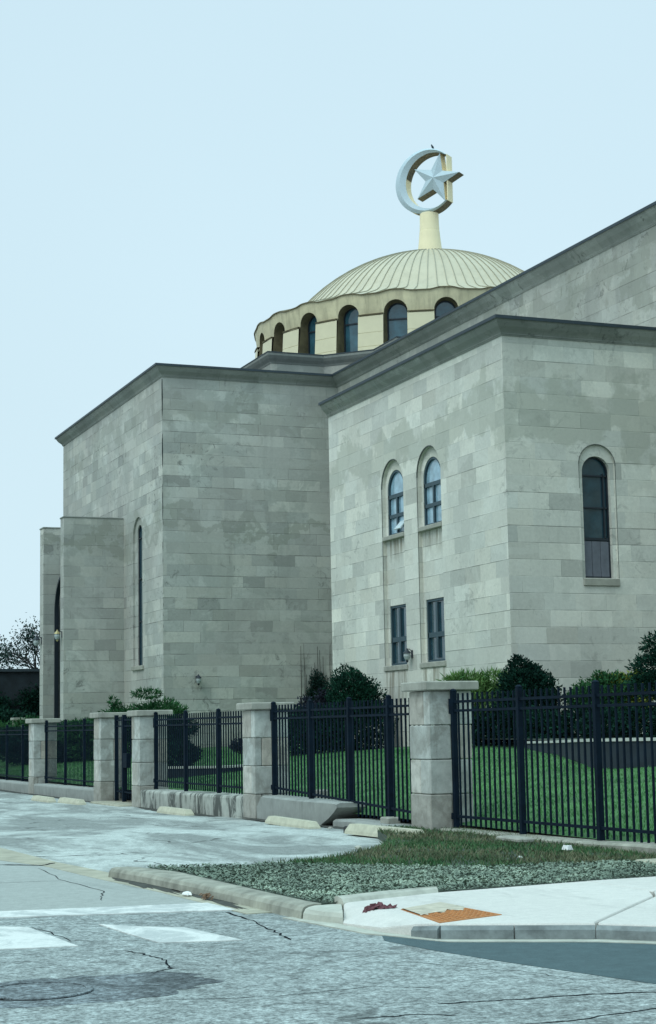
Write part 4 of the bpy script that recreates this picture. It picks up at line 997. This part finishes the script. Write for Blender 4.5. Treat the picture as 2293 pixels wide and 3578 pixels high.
# gate
o = empty('iron_gate', (FX, 44, -.3)); tag(o, 'narrow black iron gate standing between two stone pillars', 'gate')
for y in (45.3, 44.5, 42.6):
    m = MB(); m.cbox((FX-.05, y-.05, -.33), (FX+.05, y+.05, 2.02), .006); m.build('gate_post', M['iron'], o)
for z in (-.02, 1.72, 1.88):
    m = MB(); m.box((FX-.02, 42.65, z-.02), (FX+.02, 44.45, z+.02)); m.box((FX-.02, 44.55, z-.02), (FX+.02, 45.25, z+.02)); m.build('rail', M['iron'], o)
m = MB()
for k in range(1, 15):
    y = 42.6+k*.18
    if y < 45.2 and abs(y-44.5) > .07: m.box((FX-.011, y-.011, -.2), (FX+.011, y+.011, 1.98))
m.build('picket_panel', M['iron'], o)
m = MB(); m.cbox((FX-.06, 44.05, .62), (FX+.06, 44.42, 1.0), .01); m.build('lock_box', M['iron'], o)
m = MB(); m.cbox((11.1, 42.5, zg(44)-.05), (12.3, 45.5, zg(44)+.05), .02); struct(m, 'threshold', M['gutter'])

# ------------------------------------------------------------------ wheel stops
def wheel_stop(loc, rz, L=1.8):
    m = MB(); h, w = .14, .11
    m.loft([[(-w, -L/2, 0), (w, -L/2, 0), (w, L/2, 0), (-w, L/2, 0)], [(-w*.95, -L/2+.02, h*.35), (w*.95, -L/2+.02, h*.35), (w*.95, L/2-.02, h*.35), (-w*.95, L/2-.02, h*.35)],
            [(-w*.62, -L/2+.12, h), (w*.62, -L/2+.12, h), (w*.62, L/2-.12, h), (-w*.62, L/2-.12, h)]])
    o = m.build('wheel_stop', M['stop']); o.location = loc; o.rotation_euler = (0, 0, rz); return o
w0 = wheel_stop((10.95, 29.5, zg(29.5)+.005), math.radians(-2), 2.6); tag(w0, 'cream wheel stop in front of the broken grey wall', 'wheel stop', 'wheel stops along the fence')
for (x, y, a, l) in ((11.05, 37.3, 1, 'cream wheel stop in front of the black stained wall'), (10.62, 45.6, 2, 'cream wheel stop left of the gate, nearer to the gate'), (10.35, 47.9, 1, 'cream wheel stop at the far left near the leftmost pillar')):
    c = w0.copy(); col.objects.link(c); c.location = (x, y, zg(y)+.005); c.rotation_euler = (0, 0, math.radians(a)); c.scale = (1, .82, 1); c['label'] = l
c = w0.copy(); col.objects.link(c); c.location = (10.8, 24.9, -.13); c.rotation_euler = (0, 0, math.radians(4)); c.scale = (1.15, .92, 1.15); c['label'] = 'cream wheel stop half buried in grass beside the nearest pillar'
m = MB(); m.cbox((10.78, 26.15, -.17), (11.02, 26.6, -.04), .02); o = m.build('broken_kerb_piece', M['bark'], None, origin=(10.9, 26.4, -.17)); tag(o, 'dark broken block at the left end of the half buried wheel stop', 'block')

# ------------------------------------------------------------------ planters behind the fence
def planter(pts, ztops, h0, label, thick=.22):
    o = empty('planter_wall', (pts[0][0], pts[0][1], .5)); tag(o, label, 'planter wall')
    a = MB(); b = MB(); ra = []; rb = []; n = len(pts)
    for i, (x, y) in enumerate(pts):
        d = np.array(pts[min(i+1, n-1)], float)-np.array(pts[max(i-1, 0)], float); d /= np.linalg.norm(d); q = np.array([-d[1], d[0]])
        if q[0]*1+q[1]*1 < 0: q = -q
        zt = ztops[i]; zb = float(lawn_z(x, y))-.15
        p = np.array([x, y]); p2 = p+q*thick
        ra.append([(*p, min(zb, zt-.1)), (*p2, min(zb, zt-.1)), (*p2, zt), (*p, zt)])
        p0 = p-q*.03; p3 = p+q*(thick+.03); rb.append([(*p0, zt+.002), (*p3, zt+.002), (*p3, zt+.06), (*p0, zt+.06)])
    a.loft(ra); a.build('wall_face', M['dark_planter'], o); b.loft(rb); b.build('coping', M['coping'], o); return o
pr_pts = [(20.8, 38.8), (19.6, 35.0), (18.4, 31.9), (17.7, 30.3), (17.7, 29.3), (18.2, 28.7), (19.5, 28.2), (22, 27.6), (26, 27)]
planter(pr_pts, [1.09, 1.14, 1.19, 1.21, 1.22, 1.22, 1.22, 1.22, 1.22], .6, 'long dark curved planter wall with white coping behind the right fence')
m = MB(); pp = pr_pts+[(28, 27), (28, 44.1), (23.4, 44.1), (21.2, 43)]; m.add([(x, y, 1.20) for x, y in pp], [tuple(range(len(pp)))]); struct(m, 'planting_bed', M['mulchbase'])
pl_pts = [(13.2, 46.5), (13.8, 45.4), (14.6, 44.9), (15.4, 45.1), (16.2, 46.4), (16.7, 48.4)]
planter(pl_pts, [.52, .53, .53, .54, .55, .56], .4, 'low dark curved planter wall with white coping behind the stained wall fence')

# ------------------------------------------------------------------ shrubs
def crown_points(blobs, n, shell=.55):
    vol = np.array([b[3]*b[4]*b[5] for b in blobs])**(2/3); cnt = (n*vol/vol.sum()).astype(int); P = []; O = []
    for b, k in zip(blobs, cnt):
        d = RNG.normal(size=(k, 3)); d /= np.linalg.norm(d, axis=1)[:, None]
        r = shell+(1-shell)*RNG.random(k)**.7
        # uneven outline
        f = 1+.13*np.sin(d[:, 0]*5+b[0]*3)+.12*np.sin(d[:, 1]*7+d[:, 2]*5+b[1])+.08*np.sin(d[:, 0]*13+d[:, 2]*11)
        P.append(np.array(b[:3])+d*(r*f)[:, None]*np.array(b[3:6])); O.append(d)
    return np.concatenate(P), np.concatenate(O)
def foliage(parent, name, blobs, n, l, w, mat, up=.3, shell=.55, jitter=.7, zmin=None):
    P, O = crown_points(blobs, n, shell)
    if zmin is not None: k = P[:, 2] > zmin; P, O = P[k], O[k]
    n = len(P); D = O+RNG.normal(0, jitter, (n, 3)); D[:, 2] += up; D /= np.linalg.norm(D, axis=1)[:, None]
    ll = l*RNG.uniform(.6, 1.4, n)[:, None]; R = RNG.normal(size=(n, 3)); W = np.cross(D, R); W /= np.linalg.norm(W, axis=1)[:, None]
    return quads(name, P, D*ll, W*w*ll/l, 0, mat, parent)
def shrub(name, loc, blobs, n, l, w, mat, label, cat='shrub', group=None, stems=6, core=True, **kw):
    """blobs relative to loc"""
    o = empty(name, loc); tag(o, label, cat, group); L = np.array(loc, float)
    B = [(*(L+np.array(b[:3])), *b[3:]) for b in blobs]
    foliage(o, 'foliage', B, n, l, w, mat, **kw)
    m = MB()
    for k in range(stems):
        b = B[k % len(B)]; tgt = np.array(b[:3])+RNG.normal(0, .25, 3)*np.array(b[3:6])
        p0 = L+np.array([RNG.normal(0, .06), RNG.normal(0, .06), -.1]); mid_ = (p0+tgt)/2+RNG.normal(0, .06, 3)
        m.tube([p0, mid_, tgt], [.03, .02, .008], 5)
    m.build('stem', M['bark'], o); return o
lz = lambda x, y: float(lawn_z(x, y))
# domed arborvitae and the purple shrub beside it
shrub('evergreen_shrub', (21.75, 53.0, lz(21.9, 53)-.05), [(0, 0, 1.0, 1.1, 1.0, 1.1), (.1, 0, 1.75, .95, .9, .98), (.5, -.2, .8, .95, .9, 1.0), (.1, 0, 2.15, .72, .7, .62), (.5, 0, 1.5, .75, .65, .75)], 21000, .085, .022, M['leaf_dark'], 'dark green dome shaped evergreen in front of the front block', up=.9, shell=.6)
shrub('purple_shrub', (20.6, 53.6, lz(20.6, 53.6)), [(-.15, 0, .8, .9, .6, .85), (-.7, 0, 1.05, .5, .4, .5), (.3, .1, 1.35, .5, .45, .6), (-.15, 0, 1.6, .3, .3, .35), (-1.15, 0, 1.35, .18, .16, .25), (.45, 0, 1.9, .25, .25, .3)], 4200, .08, .026, M['leaf_purple'], 'open dark purple twiggy shrub left of the domed evergreen', stems=26, shell=.1, up=.5)
# vine on the wall in the inner corner
o = empty('climbing_vine', (28.7, 72.35, .8)); tag(o, 'thin bare vine stems climbing the shaded corner of the blank wall', 'vine')
m = MB()
for k in range(17):
    x = 27.5+k*.115+RNG.normal(0, .03); z1 = 3.4+RNG.random()*2.0; m.tube([(x+RNG.normal(0, .02), 72.49, .7+i*(z1-.7)/5) for i in range(6)], [.024, .022, .02, .016, .012, .008], 4)
m.build('stem', M['bark'], o)
B = [(28.4+RNG.normal(0, .3), 72.42, 1.5+RNG.random()*2.6, .4, .08, .5) for _ in range(9)]+[(28.3, 72.42, 3.6, .6, .08, .5)]
foliage(o, 'foliage', B, 3000, .09, .03, M['leaf_vine'], shell=.1)
# right hand group
G = 'shrubs in front of the block'
shrub('juniper', (22.0, 43.3, 1.15), [(0, 0, .95, 1.1, .7, .7), (-.55, 0, 1.5, .75, .5, .38), (.3, -.1, 1.6, .7, .5, .35), (-.95, -.1, 1.66, .4, .25, .2), (.2, -.4, .6, 1.2, .6, .6)], 11000, .16, .014, M['leaf_light'], 'light green spiky juniper just right of the nearest pillar cap', group=G, up=.35, jitter=.5)
shrub('dark_shrub', (22.3, 41.5, 1.1), [(0, 0, .8, .95, .8, .9), (-.1, 0, 1.5, .68, .6, .6), (.4, 0, 1.25, .6, .5, .6), (-.2, 0, 2.05, .3, .3, .3), (.2, 0, 1.85, .3, .3, .28)], 17000, .07, .022, M['leaf_dark'], 'bushy dark evergreen shrub hiding the foot of the block corner', group=G, up=.6)
shrub('yew', (24.2, 40.9, 1.25), [(.1, 0, .75, .9, .7, .75), (-.45, 0, 1.0, .5, .5, .4), (.45, 0, 1.3, .6, .5, .4), (0, -.5, .3, .7, .5, .5), (.1, 0, 1.5, .2, .2, .25)], 11000, .085, .02, M['leaf_mid'], 'wide mid green yew under the tall arched window', group=G, up=.3)
shrub('golden_shrub', (25.2, 41.0, 1.25), [(0, 0, .9, .8, .6, .7), (.3, 0, 1.3, .55, .45, .4), (-.4, 0, 1.35, .45, .4, .32)], 8000, .085, .03, M['leaf_yellow'], 'yellow green shrub between the yew and the dark conifer', group=G, up=.3)
shrub('conifer', (24.95, 38.4, 1.15), [(.1, 0, 2.35, .8, .7, .5), (-.15, 0, 1.85, .95, .7, .35), (.3, 0, 1.5, 1.1, .8, .4), (.5, 0, 2.9, .55, .5, .5), (-.45, 0, 1.35, .8, .6, .3), (.5, 0, .7, 1.1, .8, .6)], 17000, .10, .018, M['leaf_dark'], 'dark layered conifer cut off by the right edge', group=G, up=.15, jitter=.45)
# low dark hedge masses
for i, (x, y, sx, lab) in enumerate(((21.4, 42.6, 1.2, 'leftmost low dark hedge behind the planter wall, under the juniper'), (22.6, 40.2, 1.1, 'second low dark hedge, under the bushy dark shrub'), (23.6, 38.6, 1.1, 'third low dark hedge, under the wide yew'), (24.8, 37.2, 1.2, 'rightmost low dark hedge, under the dark conifer'))):
    shrub('hedge', (x, y, 1.1), [(-.5, 0, .35, sx*.7, .6, .5), (.5, 0, .38, sx*.7, .6, .52)], 5200, .08, .028, M['leaf_dark'], lab, 'hedge', 'low hedges in the planting bed')
# white bits (flowers or litter) in the hedge
m = MB()
for k in range(5): m.lathe([(.02, 1.55+.03*k), (.06, 1.57+.03*k), (.05, 1.60+.03*k), (.01, 1.62+.03*k)], (23.9+.09*k, 36.4-.02*k), 6)
o = m.build('paper_litter', M['white'], None, origin=(24, 36.4, 1.5)); tag(o, 'scraps of white paper caught in the hedge at the far right', 'litter')
# along the wing: spreading junipers
for i, (x, y, sx, hh, lab, mt_) in enumerate(((18.4, 66.5, 1.5, 1.0, 'spreading green juniper above the right gate pillar', 'leaf_mid'), (17.2, 67.5, 1.4, .85, 'spreading juniper above the left gate pillar', 'leaf_mid'), (16.0, 68.5, 1.4, .75, 'low dark spreading shrub below the entrance piers', 'leaf_dark'), (14.9, 70, 1.3, .65, 'low dark spreading shrub just left of the piers', 'leaf_dark'))):
    zz = lz(x, y); b = [(0, 0, hh*1.5, sx*1.15, .8, hh*.5), (-.9, 0, hh*1.35, sx*.9, .8, hh*.45), (.7, 0, hh*1.8, sx*.8, .6, hh*.42), (.1, 0, hh*.6, sx*1.3, .8, hh*.8)]
    if i == 0: b += [(-1.3, -.2, hh*2.2, .16, .1, .22), (-1.1, -.2, hh*2.0, .2, .1, .16), (.2, 0, 2.5, .6, .3, .18)]
    shrub('juniper', (x, y, zz), b, 14000, .15, .02, M[mt_], lab, group='junipers below the left wing', up=.2, jitter=.5)
shrub('round_shrub', (15.1, 50.5, lz(15.1, 50.5)), [(0, 0, .45, .6, .5, .45), (.25, 0, .5, .4, .4, .38)], 4500, .06, .02, M['leaf_dark'], 'small round dark shrub behind the stained wall fence')
shrub('dark_shrub', (17.4, 60.5, lz(17, 60)), [(0, 0, 1.0, 1.0, .7, .45), (-.9, 0, 1.05, .9, .7, .4), (.7, 0, 1.2, .7, .5, .35)], 7000, .08, .025, M['leaf_dark'], 'dark spreading shrub seen through the fence right of the gate', up=0)
shrub('dark_shrub', (20.3, 60.0, lz(20, 60)), [(0, 0, .35, .3, .3, .22), (-.2, 0, .3, .2, .2, .18)], 900, .06, .02, M['leaf_purple'], 'smallest dark tuft on the lawn beside the stained wall pillar')
# dark hedge beneath purple shrub
shrub('hedge', (20.4, 52.6, lz(20.4, 52.6)), [(-.4, 0, .7, .8, .5, .75), (.5, 0, .8, .8, .5, .8)], 7000, .08, .028, M['leaf_dark'], 'dark hedge at the foot of the purple shrub', 'hedge')
# low pale wall by the entrance
m = MB(); m.cbox((16.2, 76.6, .5), (18.6, 76.85, .95), .02); o = m.build('garden_wall', M['wallconc'], None, origin=(17.4, 76.7, .5)); tag(o, 'low pale garden wall on the lawn below the entrance piers', 'garden wall')

# ------------------------------------------------------------------ far left: dark building, trees
fb = empty('flat_roofed_building', (15, 118, -.2)); tag(fb, 'dark flat roofed building in the far background at the left', 'building')
m = MB(); m.box((-2, 117, -.4), (27.5, 130, 5.75)); fw = m.build('wall', M['farbrick'], fb)
m = MB(); m.box((-2.2, 116.8, 5.753), (27.7, 130.2, 5.95)); m.build('parapet', M['flashing'], fb)
for k, x in enumerate((3, 8, 13, 18, 22.5)):
    m = MB(); m.box((x, 116.95, 1.2), (x+1.6, 116.997, 3.2)); m.build('window', M['glass'], fb)
iv = empty('ivy', (24, 116.6, -.3)); tag(iv, 'dark ivy covering the flat roofed building at the left edge', 'ivy')
foliage(iv, 'foliage', [(20+RNG.random()*7.5, 116.7, RNG.random()*5.2, 1.2, .25, .9) for _ in range(26)], 15000, .14, .05, M['leaf_dark'], shell=.1)
def tree(loc, h, spread, n, mat, label, leaf=.16, group='background trees', fork=5, gaps=.0):
    o = empty('tree', loc); tag(o, label, 'tree', group); L = np.array(loc, float); m = MB(); ends = []
    def grow(p, d, ln, r, lev):
        q = p+d*ln*.5+RNG.normal(0, .03*ln, 3); e_ = p+d*ln
        m.tube([tuple(p), tuple(q), tuple(e_)], [r, r*.8, r*.6], 5)
        if lev == 0: ends.append(e_); return
        for _ in range(3 if lev > 1 else 4):
            dd = d+RNG.normal(0, spread, 3); dd[2] = abs(dd[2])*.8+.15; dd /= np.linalg.norm(dd); grow(e_, dd, ln*.68, r*.55, lev-1)
        ends.append(e_)
    grow(L, np.array([0, 0, 1.0]), h*.32, h*.02, fork-1)
    m.build('trunk', M['bark'], o)
    P = np.array(ends)[RNG.integers(0, len(ends), n)]+RNG.normal(0, h*.035, (n, 3)); D = RNG.normal(size=(n, 3)); D /= np.linalg.norm(D, axis=1)[:, None]
    W = np.cross(D, RNG.normal(size=(n, 3))); W /= np.linalg.norm(W, axis=1)[:, None]
    quads('crown', P, D*leaf, W*leaf*.3, 0, mat, o)
tree((29.5, 134, -.4), 12.5, .6, 1900, M['leaf_tree'], 'sparse small leaved tree above the dark roof, touching the entrance pier', .19)
tree((26.0, 138, -.4), 11.2, .6, 1700, M['leaf_tree'], 'lower sparse tree at the left edge above the dark roof', .19)
def bigtree(loc, rx, rz_, n, mat, label, group='background trees', leaf=.3):
    o = empty('tree', loc); tag(o, label, 'tree', group); L = np.array(loc, float)
    m = MB(); m.tube([tuple(L), tuple(L+[.1, .1, rz_*.8]), tuple(L+[.0, .2, rz_*1.3])], [.3, .22, .12], 7)
    for k in range(6): a = k*1.05; m.tube([tuple(L+[0, 0, rz_*.7]), tuple(L+[math.cos(a)*rx*.6, math.sin(a)*rx*.6, rz_*1.3])], [.14, .04], 5)
    m.build('trunk', M['bark'], o)
    B = [(*(L+[0, 0, rz_*1.25]), rx*.75, rx*.75, rz_*.8)]+[(*(L+[math.cos(k*1.3)*rx*.5, math.sin(k*1.3)*rx*.5, rz_*(1+.12*k)]), rx*.5, rx*.5, rz_*.4) for k in range(6)]
    foliage(o, 'crown', B, n, leaf, leaf*.3, mat, shell=.35)
for x, y, rx, rz_, lab in ((20.5, 112, 3.2, 1.7, 'dark bushy tree in front of the flat roofed building, beside the farther pier'), (16.8, 108, 3.0, 1.5, 'dark bushy tree at the left edge in front of the flat roofed building')):
    bigtree((x, y, -.3), rx, rz_, 9000, M['leaf_dark'], lab, leaf=.2)
shrub('juniper', (18.0, 92, .6), [(0, 0, .8, 2.2, 1, .8), (-2.5, 0, .7, 2, 1, .7), (1.2, 0, 1.2, 1.2, .8, .6)], 9000, .14, .03, M['leaf_mid'], 'green shrubbery at the left edge beyond the farther pier', group='junipers below the left wing')
# trees across the side street (seen in the window glass)
for x, y, rx, rz_, lab in ((-14, 112, 6, 4.6, 'first broad street tree left of the view'), (-26, 128, 6.5, 5.0, 'second broad street tree left of the view'), (-6, 135, 6, 4.5, 'third broad street tree left of the view')):
    bigtree((x, y, -.3), rx, rz_, 7000, M['leaf_mid'], lab, group='street trees', leaf=.5)

# ------------------------------------------------------------------ litter
m = MB()
for k in range(22):
    a = RNG.uniform(0, 6.28); r = RNG.random()*.09; x, y = 5.37+r*math.cos(a)*.7, 17.05+r*math.sin(a)*1.6; z = -.135+RNG.random()*.04; s_ = .03
    m.add([(x, y, z), (x+s_, y+.01, z+.015), (x+s_*.7, y+s_, z+.02), (x-.01, y+s_*.8, z)], [(0, 1, 2, 3)])
o = m.build('leaf_pile', M['brownleaf'], None, origin=(5.37, 17.05, -.14)); tag(o, 'small heap of brown leaves in the gutter below the kerb', 'leaves')
m = MB(); rings = []
for z, f in ((-.138, .7), (-.125, 1.0), (-.105, .8), (-.095, .3)): rings.append([(5.33+.045*f*math.cos(t)*(1+.3*math.sin(3*t)), 17.55+.09*f*math.sin(t)*(1+.2*math.sin(5*t)), z) for t in np.linspace(0, 6.28, 12, endpoint=False)])
m.loft(rings); o = m.build('plastic_bag', M['white'], None, origin=(5.33, 17.55, -.14)); tag(o, 'crumpled white plastic bag in the gutter beside the leaf heap', 'litter')
m = MB(); nx_, ny_ = 16, 9; V = []
for a_ in range(ny_):
    for b_ in range(nx_):
        u_, v_ = b_/(nx_-1)-.5, a_/(ny_-1)-.5
        V.append((6.13+u_*.32*(1-.35*abs(v_))+RNG.normal(0, .012), 14.30+v_*.13*(1.2-abs(u_)*1.4)-u_*.05+RNG.normal(0, .012), ramp_z(6.13+u_*.42)+.004+max(0, .035*(1-2*abs(v_))*(1-1.6*abs(u_+.15))+RNG.normal(0, .016))))
m.add(V, [(a_*nx_+b_, a_*nx_+b_+1, (a_+1)*nx_+b_+1, (a_+1)*nx_+b_) for a_ in range(ny_-1) for b_ in range(nx_-1)])
o = m.build('cloth_rag', M['purple_rag'], None, origin=(6.1, 14.3, -.02)); tag(o, 'crumpled dull red rag on the sidewalk beside the orange pad', 'litter')
m = MB(); m.cbox((11.05, 20.9, -.02), (11.3, 21.6, .05), .02); o = m.build('flat_stone', M['cap'], None, origin=(11.2, 21.2, -.02)); tag(o, 'flat pale stone in the weeds below the right fence', 'stone')
m = MB(); m.loft([[(10.85, 19.22, -.0), (10.95, 19.25, -.0), (10.93, 19.38, .0), (10.84, 19.36, .0)], [(10.87, 19.24, .05), (10.93, 19.26, .06), (10.92, 19.35, .05), (10.86, 19.34, .06)]]); o = m.build('paper_cup', M['white'], None, origin=(10.9, 19.3, 0)); tag(o, 'crushed white cup in the weeds near the right edge', 'litter')
